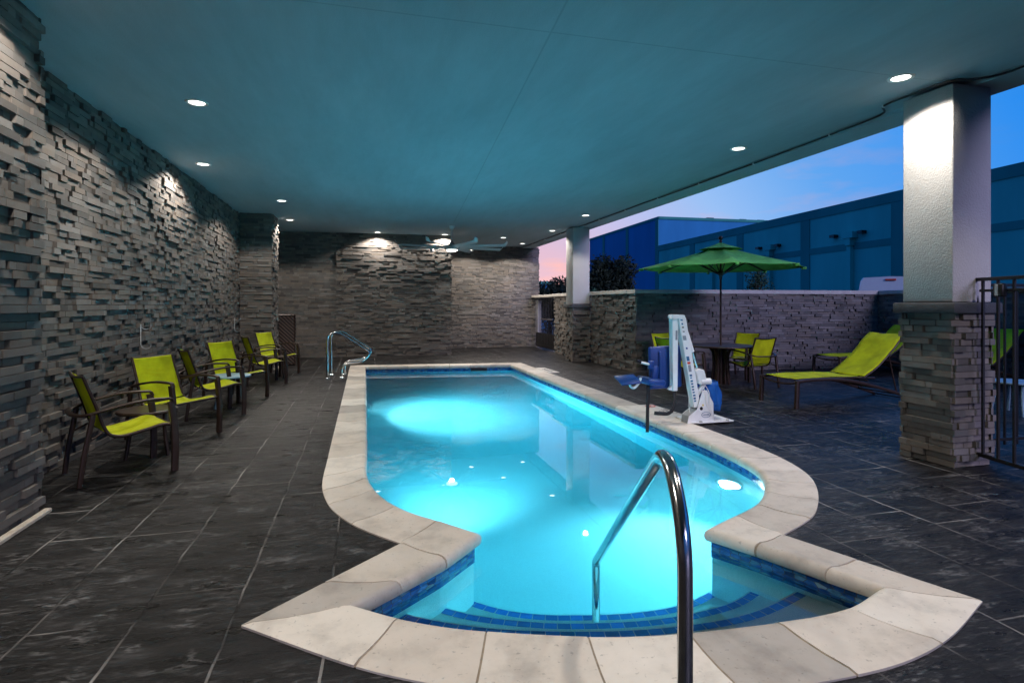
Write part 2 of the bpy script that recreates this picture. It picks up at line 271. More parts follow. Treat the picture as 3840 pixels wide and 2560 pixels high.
# ------------------------------------------------------------------ mesh helpers
class MB:
    def __init__(s): s.v = []; s.f = []; s.sm = []; s.uv = None
    def add(s, vs, fs, smooth=False):
        o = len(s.v); s.v += [tuple(x) for x in vs]; s.f += [tuple(i + o for i in f) for f in fs]; s.sm += [smooth] * len(fs); return s
    def box(s, c, d, rz=0, mat=None):
        x, y, z = [q / 2 for q in d]; P = [Vector((a * x, b * y, e * z)) for a in (-1, 1) for b in (-1, 1) for e in (-1, 1)]
        m = mat or Matrix.Rotation(rz, 3, 'Z'); P = [m @ p + Vector(c) for p in P]
        return s.add(P, [(0, 1, 3, 2), (4, 6, 7, 5), (0, 4, 5, 1), (2, 3, 7, 6), (0, 2, 6, 4), (1, 5, 7, 3)])
    def bbox(s, c, d, r=.006, mat=None, rz=0, seg=1):
        bm = bmesh.new(); bmesh.ops.create_cube(bm, size=1)
        for v in bm.verts: v.co = Vector((v.co.x * d[0], v.co.y * d[1], v.co.z * d[2]))
        bmesh.ops.bevel(bm, geom=bm.edges[:], offset=min(r, min(d) * .49), segments=seg, affect='EDGES', profile=.5)
        m = mat or Matrix.Rotation(rz, 3, 'Z'); bm.verts.index_update()
        s.add([m @ v.co + Vector(c) for v in bm.verts], [[v.index for v in f.verts] for f in bm.faces], seg > 1); bm.free(); return s
    def sweep(s, path, prof, up=(0, 0, 1), smooth=True, scales=None, closed=False):
        # prof: closed list of (side, up) points; section keeps 'up' as far as possible
        P = [Vector(p) for p in path]; n = len(prof); up = Vector(up); vs = []
        side0 = None
        for i, p in enumerate(P):
            if closed: t = (P[(i + 1) % len(P)] - P[i - 1])
            else: t = (P[min(i + 1, len(P) - 1)] - P[max(i - 1, 0)])
            t.normalize(); sd = t.cross(up)
            if sd.length < .08: sd = side0.copy() if side0 else t.cross(Vector((0, 1, .01)))
            sd.normalize()
            if side0 and sd.dot(side0) < 0: sd.negate()
            side0 = sd; u = sd.cross(t).normalized(); k = scales[i] if scales else 1
            vs += [p + sd * a * k + u * b * k for a, b in prof]
        fs = []; m = len(P)
        for i in range(m if closed else m - 1):
            for j in range(n):
                a = i * n + j; b = i * n + (j + 1) % n; c = ((i + 1) % m) * n + (j + 1) % n; d = ((i + 1) % m) * n + j; fs.append((a, b, c, d))
        s.add(vs, fs, smooth)
        if not closed: s.add(vs[:n], [tuple(range(n))]); s.add(vs[-n:], [tuple(range(n - 1, -1, -1))])
        return s
    def tube(s, path, r, n=10, up=(0, 0, 1), scales=None, closed=False):
        return s.ptube(path, r, n, scales, closed)
    def ptube(s, path, r, n=10, scales=None, closed=False):
        P = [Vector(p) for p in path]; vs = []; m = len(P); fr = None
        for i, p in enumerate(P):
            t = (P[(i + 1) % m] - P[i - 1]) if closed else (P[min(i + 1, m - 1)] - P[max(i - 1, 0)])
            t.normalize()
            if fr is None:
                a = Vector((0, 0, 1)) if abs(t.z) < .9 else Vector((1, 0, 0)); fr = t.cross(a).normalized()
            else:
                fr = (fr - t * fr.dot(t)).normalized()
            b = t.cross(fr); k = r * (scales[i] if scales else 1)
            vs += [p + (fr * math.cos(2 * math.pi * j / n) + b * math.sin(2 * math.pi * j / n)) * k for j in range(n)]
        fs = []
        for i in range(m if closed else m - 1):
            for j in range(n):
                fs.append((i * n + j, i * n + (j + 1) % n, ((i + 1) % m) * n + (j + 1) % n, ((i + 1) % m) * n + j))
        s.add(vs, fs, True)
        if not closed: s.add(vs[:n], [tuple(range(n - 1, -1, -1))]); s.add(vs[-n:], [tuple(range(n))])
        return s
    def lathe(s, prof, c=(0, 0, 0), n=24, smooth=True):
        c = Vector(c); vs = [c + Vector((r * math.cos(2 * math.pi * j / n), r * math.sin(2 * math.pi * j / n), z)) for r, z in prof for j in range(n)]
        fs = [(i * n + j, i * n + (j + 1) % n, (i + 1) * n + (j + 1) % n, (i + 1) * n + j) for i in range(len(prof) - 1) for j in range(n)]
        s.add(vs, fs, smooth)
        if prof[0][0] > 1e-4: s.add(vs[:n], [tuple(range(n))])
        if prof[-1][0] > 1e-4: s.add(vs[-n:], [tuple(range(n))])
        return s
    def prism(s, poly, z0, z1, axis='z', depth=None):
        n = len(poly); a = [Vector((x, y, z0)) for x, y in poly]; b = [Vector((x, y, z1)) for x, y in poly]
        return s.add(a + b, [tuple(range(n - 1, -1, -1)), tuple(range(n, 2 * n))] + [(i, (i + 1) % n, (i + 1) % n + n, i + n) for i in range(n)])
    def xzprism(s, poly, y0, y1):
        n = len(poly); a = [Vector((x, y0, z)) for x, z in poly]; b = [Vector((x, y1, z)) for x, z in poly]
        return s.add(a + b, [tuple(range(n)), tuple(range(2 * n - 1, n - 1, -1))] + [(i, i + n, (i + 1) % n + n, (i + 1) % n) for i in range(n)])
    def sheet(s, grid, t=0, smooth=True):
        nr, nc = len(grid), len(grid[0]); vs = [Vector(p) for row in grid for p in row]
        fs = [(i * nc + j, i * nc + j + 1, (i + 1) * nc + j + 1, (i + 1) * nc + j) for i in range(nr - 1) for j in range(nc - 1)]
        if t:
            nrm = [Vector((0, 0, 0)) for _ in vs]
            for f in fs:
                q = (vs[f[2]] - vs[f[0]]).cross(vs[f[3]] - vs[f[1]]).normalized()
                for i in f: nrm[i] += q
            lo = [v - nn.normalized() * t for v, nn in zip(vs, nrm)]; o = len(vs)
            bd = [j for j in range(nc)] + [i * nc + nc - 1 for i in range(1, nr)] + [(nr - 1) * nc + j for j in range(nc - 2, -1, -1)] + [i * nc for i in range(nr - 2, 0, -1)]
            f2 = [tuple(reversed([i + o for i in f])) for f in fs]; rim = [(bd[k], bd[k] + o, bd[(k + 1) % len(bd)] + o, bd[(k + 1) % len(bd)]) for k in range(len(bd))]
            s.add(vs + lo, fs + f2 + rim, smooth)
        else: s.add(vs, fs, smooth)
        return s
    def build(s, name, mat, parent=None, **kw):
        me = bpy.data.meshes.new(name); me.from_pydata(s.v, [], s.f); me.materials.append(mat)
        me.polygons.foreach_set('use_smooth', s.sm)
        if s.uv:
            ul = me.uv_layers.new(name='UVMap')
            for li, lp in enumerate(me.loops): ul.data[li].uv = s.uv[lp.vertex_index]
        me.update()
        if not kw.pop('raw', False):
            bm = bmesh.new(); bm.from_mesh(me); bmesh.ops.recalc_face_normals(bm, faces=bm.faces[:]); bm.to_mesh(me); bm.free()
        o = bpy.data.objects.new(name, me); COL.objects.link(o)
        if parent is not None: o.parent = parent
        for k, v in kw.items(): o[{'cat': 'category'}.get(k, k)] = v
        return o
def thing(name, label, cat, loc=(0, 0, 0), rz=0, group=None):
    o = bpy.data.objects.new(name, None); COL.objects.link(o); o.location = loc; o.rotation_euler = (0, 0, rz)
    o.empty_display_size = .2; o['label'] = label; o['category'] = cat
    if group: o['group'] = group
    return o
def dup(root, loc, rz, label, group=None):
    r = root.copy(); COL.objects.link(r); r.location = loc; r.rotation_euler = (0, 0, rz); r['label'] = label
    if group: r['group'] = group
    for ch in list(root.children):
        c = ch.copy(); COL.objects.link(c); c.parent = r
        for g in ch.children:
            d = g.copy(); COL.objects.link(d); d.parent = c
    return r
def cat_(pts, k=6, closed=False):
    P = [Vector(p) for p in pts]; out = []
    n = len(P)
    for i in range(n if closed else n - 1):
        p1, p2 = P[i], P[(i + 1) % n]; p0 = P[i - 1] if (i or closed) else p1 * 2 - p2; p3 = P[(i + 2) % n] if (closed or i + 2 < n) else p2 * 2 - p1
        for q in range(k):
            t = q / k; out.append(.5 * ((2 * p1) + (p2 - p0) * t + (2 * p0 - 5 * p1 + 4 * p2 - p3) * t * t + (3 * p1 - p0 - 3 * p2 + p3) * t ** 3))
    if not closed: out.append(P[-1])
    return out
def rectprof(w, h, c=.003): return [(-w / 2 + c, -h / 2), (w / 2 - c, -h / 2), (w / 2, -h / 2 + c), (w / 2, h / 2 - c), (w / 2 - c, h / 2), (-w / 2 + c, h / 2), (-w / 2, h / 2 - c), (-w / 2, -h / 2 + c)]
def filletpath(pts, r, k=6):
    P = [Vector(p) for p in pts]; out = [P[0]]
    for i in range(1, len(P) - 1):
        a = P[i - 1] - P[i]; b = P[i + 1] - P[i]; rr = min(r if not hasattr(r, '__len__') else r[i - 1], a.length * .48, b.length * .48)
        s0 = P[i] + a.normalized() * rr; s1 = P[i] + b.normalized() * rr
        for q in range(k + 1):
            t = q / k; out.append(s0 * (1 - t) ** 2 + P[i] * 2 * t * (1 - t) + s1 * t * t)
    out.append(P[-1]); return out
CZ = 3.58

# ------------------------------------------------------------------ ground, deck, ceiling
RUNS = [
 ('A', [((0, 14.2), (-.34, 14.53)), ((-.005, 10), (-.34, 10)), ((-.01, 7.2), (-.345, 7.2)), ((-.01, 5.9), (-.345, 5.8)), ((-.01, 5.2), (-.34, 4.98)), ((.05, 4.75), (-.27, 4.50)), ((.14, 4.45), (-.17, 4.2)), ((.25, 4.22), (-.05, 3.97)), ((.36, 4.06), (.08, 3.79)), ((.48, 3.92), (.22, 3.62))]),
 ('T', [((.48, 3.92), (.22, 3.62)), ((.70, 3.64), (.22, 3.62)), ((.44, 3.36), (.22, 3.62))]),
 ('B', [((.44, 3.36), (.22, 3.62)), ((-.08, 2.93), (-.56, 2.88))]),
 ('C', [((-.08, 2.93), (-.56, 2.88)), ((.12, 2.76), (-.08, 2.47)), ((.36, 2.61), (.22, 2.27)), ((.61, 2.5), (.5, 2.13)), ((.95, 2.38), (.88, 2.0)), ((1.22, 2.315), (1.18, 1.925)), ((1.5, 2.28), (1.5, 1.885)), ((1.9, 2.255), (1.95, 1.87)), ((2.15, 2.255), (2.26, 1.9)), ((2.38, 2.29), (2.58, 1.99)), ((2.66, 2.4), (3.02, 2.18))]),
 ('D', [((2.66, 2.4), (3.02, 2.18)), ((2.52, 2.73), (2.74, 2.85)), ((2.38, 3.04), (2.63, 3.13))]),
 ('S', [((2.38, 3.04), (2.63, 3.13)), ((2.22, 3.32), (2.63, 3.13)), ((2.55, 3.48), (2.63, 3.13))]),
 ('E', [((2.55, 3.48), (2.63, 3.13)), ((2.75, 3.58), (2.90, 3.26)), ((2.94, 3.70), (3.14, 3.41)), ((3.2, 3.96), (3.47, 3.74)), ((3.41, 4.27), (3.73, 4.1)), ((3.53, 4.6), (3.89, 4.5)), ((3.59, 5.1), (3.97, 5.0)), ((3.62, 5.8), (3.99, 5.8)), ((3.61, 8), (3.97, 8)), ((3.56, 13.8), (3.90, 14.15))]),
 ('F', [((3.56, 13.8), (3.90, 14.15)), ((0, 14.2), (-.34, 14.53))]),
]
SMOOTH = {'A', 'C', 'E'}
def run_pts(tag, pairs):
    I = [Vector((a[0], a[1], 0)) for a, b in pairs]; O = [Vector((b[0], b[1], 0)) for a, b in pairs]
    if tag in SMOOTH: return cat_(I, 8), cat_(O, 8)
    k = 8; out = ([], [])
    for n, P in enumerate((I, O)):
        for i in range(len(P) - 1): out[n].extend(P[i].lerp(P[i + 1], q / k) for q in range(k))
        out[n].append(P[-1])
    return out
PI_, PO_ = [], []
for tg, pr_ in RUNS:
    a, b = run_pts(tg, pr_); PI_ += a[:-1]; PO_ += b[:-1]
def holed(outer, hole, z, name, mat, **kw):
    polys = [[Vector((x, y, z)) for x, y in outer], [Vector((p[0], p[1], z)) for p in hole]]
    tris = tessellate_polygon(polys); vs = polys[0] + polys[1]
    m = MB(); m.add(vs, tris); return m.build(name, mat, **kw)
def dedupe(P):
    out = []
    for p in P:
        if not out or (p - out[-1]).length > .004: out.append(p)
    if (out[0] - out[-1]).length < .004: out.pop()
    return out
hole = dedupe([o.lerp(i, .06) for i, o in zip(PI_, PO_)])
deck = holed([(-4.2, -7), (13.5, -7), (13.5, 21.5), (-4.2, 21.5)], hole, 0, 'pool_deck', M['deck'], kind='structure')
holed([(-300, -300), (300, -300), (300, 400), (-300, 400)], [(-4.1, -6.9), (13.4, -6.9), (13.4, 21.4), (-4.1, 21.4)], -.02, 'ground', M['asphalt'], kind='structure')
# ceiling slab with a slightly lowered edge beam
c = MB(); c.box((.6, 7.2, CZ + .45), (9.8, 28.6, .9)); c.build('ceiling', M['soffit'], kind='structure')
c = MB()
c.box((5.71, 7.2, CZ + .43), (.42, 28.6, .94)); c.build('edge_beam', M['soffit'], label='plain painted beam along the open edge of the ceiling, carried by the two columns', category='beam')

# ------------------------------------------------------------------ ledger stone walls
def ledger(p0, p1, z0, z1, seed, depth=.045, rh=.058, e0=.0, e1=.0, mb=None, steps=False):
    """stacked ledger stones on the vertical face from p0 to p1; outside is to the right of p0->p1"""
    rnd = random.Random(seed); m = mb or MB(); a = Vector((p0[0], p0[1], 0)); b = Vector((p1[0], p1[1], 0)); L = (b - a).length
    u = (b - a).normalized(); n = Vector((u.y, -u.x, 0)); z = z0; nrow = max(1, round((z1 - z0) / rh)); h = (z1 - z0) / nrow
    for r in range(nrow):
        x = -rnd.random() * e0 * 1.0 if e0 else 0.0; first = True; end = L + (rnd.random() * e1 if e1 else 0)
        nz = noise.noise(Vector((seed * 3.1, r * .35, 0)))
        while x < end - .01:
            l = rnd.choice((.08, .11, .15, .19, .24, .30, .38)) * rnd.uniform(.85, 1.15)
            if first: l *= rnd.uniform(.3, 1); first = False
            x2 = min(end, x + l)
            if end - x2 < .05: x2 = end
            d = depth * .86 * rnd.choice((.08, .12, .20, .45, .62, .95, 1.0, 1.0)) * rnd.uniform(.9, 1.08) + .004
            t0 = rnd.uniform(-.0008, .0008); t1 = rnd.uniform(-.0008, .0008); g = .0008
            bev = rnd.choice((0, 0, 0, 0, .010)) if x2 - x > .08 else 0
            za, zb = z + .0016, z + h - .0016
            vs = [a + u * (x + g) + Vector((0, 0, za)), a + u * (x2 - g) + Vector((0, 0, za)), a + u * (x2 - g) + Vector((0, 0, zb)), a + u * (x + g) + Vector((0, 0, zb)),
                  a + u * (x + g + bev) + n * (d + t0) + Vector((0, 0, za + .001)), a + u * (x2 - g - bev) + n * (d + t1) + Vector((0, 0, za + .001)), a + u * (x2 - g - bev) + n * (d + t1 * .4) + Vector((0, 0, zb - .001)), a + u * (x + g + bev) + n * (d + t0 * .4) + Vector((0, 0, zb - .001))]
            m.add(vs, [(4, 5, 6, 7), (0, 1, 5, 4), (1, 2, 6, 5), (2, 3, 7, 6), (3, 0, 4, 7)])
            x = x2
        z += h
    return m
def wall_thing(label, faces, core, h, cap=None, cat='stone wall', depth=.045, seed=1, z0=0, name='stone_wall', capz=.09, capm=None):
    t = thing(name, label, cat, (0, 0, 0))
    cm = MB(); cm.prism(core, z0, h - .004); cm.build('core', M['mortar'], t)
    m = MB()
    for k, f in enumerate(faces):
        (p0, p1), e0, e1 = f[:3]; dd = f[3] if len(f) > 3 else depth
        ledger(p0, p1, z0 + .002, h, seed * 17 + k, dd, e0=e0, e1=e1, mb=m)
    m.build('stone_cladding', M['stone'], t, raw=True)
    if cap:
        c = MB()
        for (x0, y0, x1, y1) in cap:
            # row of cap slabs along the longer side
            dx, dy = x1 - x0, y1 - y0; n = max(1, round(max(dx, dy) / 1.2))
            for i in range(n):
                if dx > dy: c.bbox((x0 + dx * (i + .5) / n, (y0 + y1) / 2, h + capz / 2 + .002), (dx / n - .004, dy, capz), .008)
                else: c.bbox(((x0 + x1) / 2, y0 + dy * (i + .5) / n, h + capz / 2 + .002), (dx, dy / n - .004, capz), .008)
        c.build('cap', M['cap'], t)
    return t
# left long wall (outside faces +X): going from far to near gives outside to the right? p0->p1 direction -Y has right side = -X, so go +Y
wall_thing('long tall wall of stacked grey ledger stone behind the row of lime chairs', [(((-2.76, -6.8), (-2.76, 17.1)), 0, 0)], [(-3.1, -6.8), (-2.765, -6.8), (-2.765, 17.1), (-3.1, 17.1)], CZ - .004, seed=1)
# near left pier
wall_thing('near stone pier at the left edge of the view, brightly lit from above',
           [(((-2.29, 3.4), (-2.29, 4.84)), .03, .03, .05), (((-2.29, 4.84), (-2.74, 4.84)), .03, 0), (((-2.74, 3.4), (-2.29, 3.4)), 0, .03)],
           [(-2.74, 3.4), (-2.295, 3.4), (-2.295, 4.835), (-2.74, 4.835)], CZ - .004, seed=2, name='stone_pier', cat='stone pier')
# far left pier
wall_thing('slim stone pier in the far left corner beside the wicker cabinet',
           [(((-2.72, 13.95), (-2.06, 13.95)), 0, .03), (((-2.06, 13.95), (-2.06, 14.85)), .03, .03), (((-2.06, 14.85), (-2.72, 14.85)), .03, 0)],
           [(-2.72, 13.955), (-2.065, 13.955), (-2.065, 14.845), (-2.72, 14.845)], CZ - .004, seed=3, name='stone_pier', cat='stone pier')
# back wall: flush-laid left part, strongly relieved centre part, recessed right part
wall_thing('shadowy flat-laid stone wall at the back left, behind the wicker cabinet', [(((-3.1, 17.16), (-.78, 17.14)), 0, 0, .016)], [(-3.1, 17.165), (-.78, 17.145), (-.78, 17.6), (-3.1, 17.6)], CZ - .004, seed=4)
wall_thing('central back wall of jutting ledger stone with two bright pools of ceiling light', [(((-.78, 17.12), (2.5, 17.0)), .01, .035, .05), (((2.5, 17.0), (2.5, 19.5)), .03, 0)], [(-.78, 17.125), (2.495, 17.005), (2.495, 19.5), (-.78, 19.5)], CZ - .004, seed=5)
wall_thing('recessed back wall section of brownish flat stone behind the ceiling fan', [(((2.5, 19.55), (6.1, 19.72)), 0, .03, .028), (((6.1, 19.72), (6.1, 20.3)), .03, 0)], [(2.5, 19.555), (6.095, 19.725), (6.095, 20.3), (2.5, 20.3)], CZ - .004, seed=6)
# low boundary walls
LH = 1.75
wall_thing('short low stone wall with pale cap between the far gate and the far column',
           [(((5.78, 16.9), (5.74, 14.55)), .0, 0), (((6.12, 16.9), (5.78, 16.9)), .02, .03)][:1], [(5.785, 14.55), (6.12, 14.55), (6.12, 16.9), (5.785, 16.9)], LH, cap=[(5.70, 14.62, 6.2, 17.0)], seed=7, name='low_wall', cat='low wall')
for o in []: pass
def low_faces(): pass
# outside to the right: for a face looking toward -X walk in -Y? direction (0,-1): right = (-1,0)
wall_thing('low stone wall with pale cap from the far column to the patio corner',
           [(((5.80, 14.0), (5.82, 11.46)), 0, .035), (((5.82, 11.46), (11.98, 11.06)), .035, 0)][:1],
           [(5.825, 11.46), (6.2, 11.44), (6.2, 14.0), (5.805, 14.0)], LH, cap=[(5.74, 11.80, 6.26, 14.0)], seed=8, name='low_wall', cat='low wall')
t = wall_thing('long low stone wall with pale cap behind the umbrella table and loungers',
           [(((5.82, 11.46), (12.0, 11.06)), .035, 0)], [(5.825, 11.465), (12.0, 11.065), (12.3, 11.5), (5.825, 11.8)], LH, seed=9, name='low_wall', cat='low wall')
c = MB()
for i in range(6):
    x0 = 5.75 + i * 1.05; x1 = x0 + 1.046; yy = lambda x: 11.40 - (x - 5.8) * .065
    c.add([(x0, yy(x0), LH + .002), (x1, yy(x1), LH + .002), (x1, yy(x1) + .42, LH + .002), (x0, yy(x0) + .42, LH + .002), (x0, yy(x0), LH + .09), (x1, yy(x1), LH + .09), (x1, yy(x1) + .42, LH + .09), (x0, yy(x0) + .42, LH + .09)],
          [(0, 1, 5, 4), (1, 2, 6, 5), (2, 3, 7, 6), (3, 0, 4, 7), (4, 5, 6, 7), (0, 3, 2, 1)])
c.build('cap', M['cap'], t)
wall_thing('dim low stone wall closing the right side of the patio, partly behind the near column',
           [(((12.0, 11.06), (12.0, 2.0)), 0, 0)], [(12.005, 2.0), (12.4, 2.0), (12.4, 11.1), (12.005, 11.1)], LH, cap=[(11.93, 2.0, 12.46, 10.98)], seed=10, name='low_wall', cat='low wall')
# columns
def column(label, x0, y0, x1, y1, seed):
    t = thing('column', label, 'column', ((x0 + x1) / 2, (y0 + y1) / 2, 0)); off = -Vector(((x0 + x1) / 2, (y0 + y1) / 2, 0))
    def B(mb, n, mt, raw=False):
        mb.v = [tuple(Vector(v) + off) for v in mb.v]; return mb.build(n, mt, t, raw=raw)
    b = MB(); b.prism([(x0 + .05, y0 + .05), (x1 - .05, y0 + .05), (x1 - .05, y1 - .05), (x0 + .05, y1 - .05)], 0, 1.42); B(b, 'core', M['mortar'])
    s = MB(); q = .048
    P = [(x0 + q, y0 + q), (x1 - q, y0 + q), (x1 - q, y1 - q), (x0 + q, y1 - q)]
    for k in range(4): ledger(P[k], P[(k + 1) % 4], .002, 1.42, seed * 31 + k, .05, e0=.045, e1=.045, mb=s)
    B(s, 'stone_base', M['stone'], True)
    g = MB(); g.bbox(((x0 + x1) / 2, (y0 + y1) / 2, 1.47), (x1 - x0 + .06, y1 - y0 + .06, .10), .012, seg=2); B(g, 'cap_band', M['band'])
    u = MB(); u.bbox(((x0 + x1) / 2, (y0 + y1) / 2, (1.523 + CZ - .045) / 2), (x1 - x0 - .06, y1 - y0 - .06, CZ - .045 - 1.523), .012, seg=2); B(u, 'stucco_shaft', M['stucco'])
    return t
column('near square column, pale stucco above a stone clad base, beside the black gate', 5.19, 4.0, 5.72, 4.56, 1)
column('far square column, pale stucco above a stone clad base, between the two low walls', 5.27, 14.02, 5.80, 14.60, 2)
# pale curb strips at the foot of the left piers
m = MB(); m.bbox((-2.225, 4.1, .012), (.05, 1.5, .03), .006); m.build('curb_strip', M['curb'], label='thin pale concrete strip at the foot of the near left pier', category='curb strip')
m = MB(); m.bbox((-1.985, 14.4, .012), (.06, .85, .03), .006); m.build('curb_strip', M['curb'], label='thin pale concrete strip at the foot of the slim corner pier', category='curb strip')

# ------------------------------------------------------------------ pool
pool = thing('swimming_pool', 'long rectangular pool with curved shoulders, stair alcove, pale coping and blue mosaic waterline', 'pool', (1.8, 8, 0))
POFF = Vector((-1.8, -8, 0))
def PB(mb, n, mt, parent=pool, raw=False, **kw):
    mb.v = [tuple(Vector(v) + POFF) for v in mb.v]; return mb.build(n, mt, parent, raw=raw, **kw)
# coping stones
cop = MB(); grout = MB()
def section(I, O, dz=0):
    d = (O - I); w = d.length; d.normalize()
    p = [(-.028, -.062), (-.038, -.045), (-.040, -.022), (-.032, -.002), (-.012, .012), (.018, .017)]
    q = [(.30, .009), (.6, .008), (.9, .016), (1.0, .010), (1.0, -.03)]
    return [I + d * a + Vector((0, 0, b + dz)) for a, b in p] + [I + d * (w * a) + Vector((0, 0, b + dz)) for a, b in q] + [I + d * .03 + Vector((0, 0, -.062 + dz))]
rnd = random.Random(5)
def resample(I, O, step):
    # cumulative mid length -> even joints
    mid = [(a + b) / 2 for a, b in zip(I, O)]; s = [0]
    for i in range(1, len(mid)): s.append(s[-1] + (mid[i] - mid[i - 1]).length)
    return s
def at_s(P, s, x):
    for i in range(1, len(s)):
        if x <= s[i] + 1e-9:
            k = (x - s[i - 1]) / max(1e-9, s[i] - s[i - 1]); return P[i - 1].lerp(P[i], k)
    return P[-1].copy()
STONES = {'A': None, 'T': 1, 'B': 2, 'C': 7, 'D': 2, 'S': 1, 'E': None, 'F': 7}
for tg, pr_ in RUNS:
    I, O = run_pts(tg, pr_); s = resample(I, O, .5); Ltot = s[-1]
    if tg == 'A': cuts = [0] + [Ltot - 3.35 - .59 * k for k in range(12, -1, -1) if Ltot - 3.35 - .59 * k > .3] + [Ltot - 2.75, Ltot - 2.2, Ltot - 1.65, Ltot - 1.28, Ltot - .94, Ltot - .48, Ltot]
    elif tg == 'E': cuts = [0, .38, .78, 1.18, 1.52, 1.95, 2.5, 3.1] + [3.7 + .6 * k for k in range(30) if 3.7 + .6 * k < Ltot - .3] + [Ltot]
    elif tg in ('T', 'S'): cuts = [0, Ltot]
    else: cuts = [Ltot * k / STONES[tg] for k in range(STONES[tg] + 1)]
    if tg == 'B': cuts = [0, Ltot * .55, Ltot]
    for c0, c1 in zip(cuts[:-1], cuts[1:]):
        g = .005; xs = [c0 + g] + [x for x in s if c0 + g + .01 < x < c1 - g - .01] + [c1 - g]; dz = rnd.uniform(-.0015, .0015)
        secs = [section(at_s(I, s, x), at_s(O, s, x), dz) for x in xs]; n = len(secs[0]); vs = [v for q in secs for v in q]
        fs = [(i * n + j, i * n + (j + 1) % n, (i + 1) * n + (j + 1) % n, (i + 1) * n + j) for i in range(len(secs) - 1) for j in range(n)]
        cop.add(vs, fs + [tuple(range(n)), tuple(range(len(vs) - n, len(vs)))], True)
    secs = []
    for i in range(len(I)):
        S = section(I[i], O[i], -.003); cx = (I[i] + O[i]) / 2; secs.append([v + (cx - v).normalized() * .004 if (cx - v).length > .02 else v for v in S])
    n = len(secs[0]); vs = [v for q in secs for v in q]
    grout.add(vs, [(i * n + j, i * n + (j + 1) % n, (i + 1) * n + (j + 1) % n, (i + 1) * n + j) for i in range(len(secs) - 1) for j in range(n)], True)
co = PB(cop, 'coping', M['coping']); PB(grout, 'coping_grout', M['grout'])
md = co.modifiers.new('edge', 'EDGE_SPLIT'); md.split_angle = R(40)
# basin shell
def inset(k): return dedupe([i + (o - i).normalized() * k for i, o in zip(PI_, PO_)])
BI = inset(.012); TI = inset(.006); ZF = -1.22
bs = MB(); n = len(BI); zs = [-.03, ZF]
bs.add([(p.x, p.y, z) for z in zs for p in BI], [(i, (i + 1) % n, (i + 1) % n + n, i + n) for i in range(n)])
tr = tessellate_polygon([[Vector((p.x, p.y, 0)) for p in BI]]); bs.add([(p.x, p.y, ZF) for p in BI], tr)
PB(bs, 'basin', M['plaster'])
tb = MB(); n = len(TI); uvs = []; acc = 0; cl = [0]
for i in range(n): acc += (TI[(i + 1) % n] - TI[i]).length; cl.append(acc)
vs = []
for i in range(n + 1):
    p = TI[i % n]
    for z in (-.035, -.23): vs.append((p.x, p.y, z)); uvs.append((cl[i], z))
tb.add(vs, [(2 * i, 2 * i + 2, 2 * i + 3, 2 * i + 1) for i in range(n)]); tb.uv = uvs; PB(tb, 'waterline_tile', M['mosaic'])
# steps in the alcove
A1 = [(-.05, 3.42), (.12, 3.29), (.32, 3.13), (.68, 2.94), (1.09, 2.81), (1.42, 2.74), (1.74, 2.71), (2.02, 2.72), (2.28, 2.78), (2.60, 2.90), (2.75, 3.0)]
A2 = [(.18, 3.78), (.4, 3.50), (.62, 3.32), (.9, 3.18), (1.2, 3.08), (1.65, 3.0), (2.11, 3.02), (2.4, 3.13), (2.7, 3.3)]
A3 = [(.35, 4.1), (.58, 3.80), (.82, 3.57), (1.05, 3.44), (1.31, 3.36), (1.65, 3.29), (2.0, 3.29), (2.35, 3.42), (2.6, 3.6)]
for k, (A, z, b0, b1) in enumerate(((A1, -.30, .10, .90), (A2, -.55, .12, .88), (A3, -.80, .14, .84))):
    P = cat_([(x, y, 0) for x, y in A], 8); m = MB(); poly = [(p.x, p.y) for p in P] + [(3.0, 1.9), (-.6, 1.9)]
    m.prism(poly, ZF - .05, z); PB(m, 'step', M['plaster'])
    nn = len(P); a, b = int(b0 * nn), int(b1 * nn); pp = P[a:b]; m = MB(); L = [0]
    for i in range(1, len(pp)): L.append(L[-1] + (pp[i] - pp[i - 1]).length)
    nt_ = int(L[-1] / .075)
    for i in range(nt_):
        s0, s1 = L[-1] * i / nt_ + .0012, L[-1] * (i + 1) / nt_ - .0012; q0, q1 = at_s(pp, L, s0), at_s(pp, L, s1); d = (q1 - q0).normalized(); nrm = Vector((d.y, -d.x, 0))
        m.add([q0 + nrm * .012 + Vector((0, 0, z + .004)), q1 + nrm * .012 + Vector((0, 0, z + .004)), q1 + nrm * .065 + Vector((0, 0, z + .004)), q0 + nrm * .065 + Vector((0, 0, z + .004))], [(0, 1, 2, 3)])
    PB(m, 'step_tile_band', M['step_tile'])
# skimmer mouth on the far side, drain lines
m = MB(); m.box((2.75, 13.875, -.125), (.40, .05, .13)); PB(m, 'skimmer_mouth', M['black'])
m = MB(); m.lathe([(.0, .006), (.10, .006), (.11, 0)], (1.2, 11.2, ZF + .002), 20); PB(m, 'drain_cover', M['white_paint'])
m = MB(); m.lathe([(.0, .006), (.10, .006), (.11, 0)], (2.4, 11.2, ZF + .002), 20); PB(m, 'drain_cover', M['white_paint'])
# water body
WI = inset(.02); w = MB(); n = len(WI); ZW = -.13
tr = tessellate_polygon([[Vector((p.x, p.y, 0)) for p in WI]])
w.add([(p.x, p.y, ZW) for p in WI] + [(p.x, p.y, ZF - .02) for p in WI], [tuple(t) for t in tr] + [tuple(i + n for i in reversed(t)) for t in tr] + [(i, i + n, (i + 1) % n + n, (i + 1) % n) for i in range(n)])
w.build('water', M['water'], kind='structure')
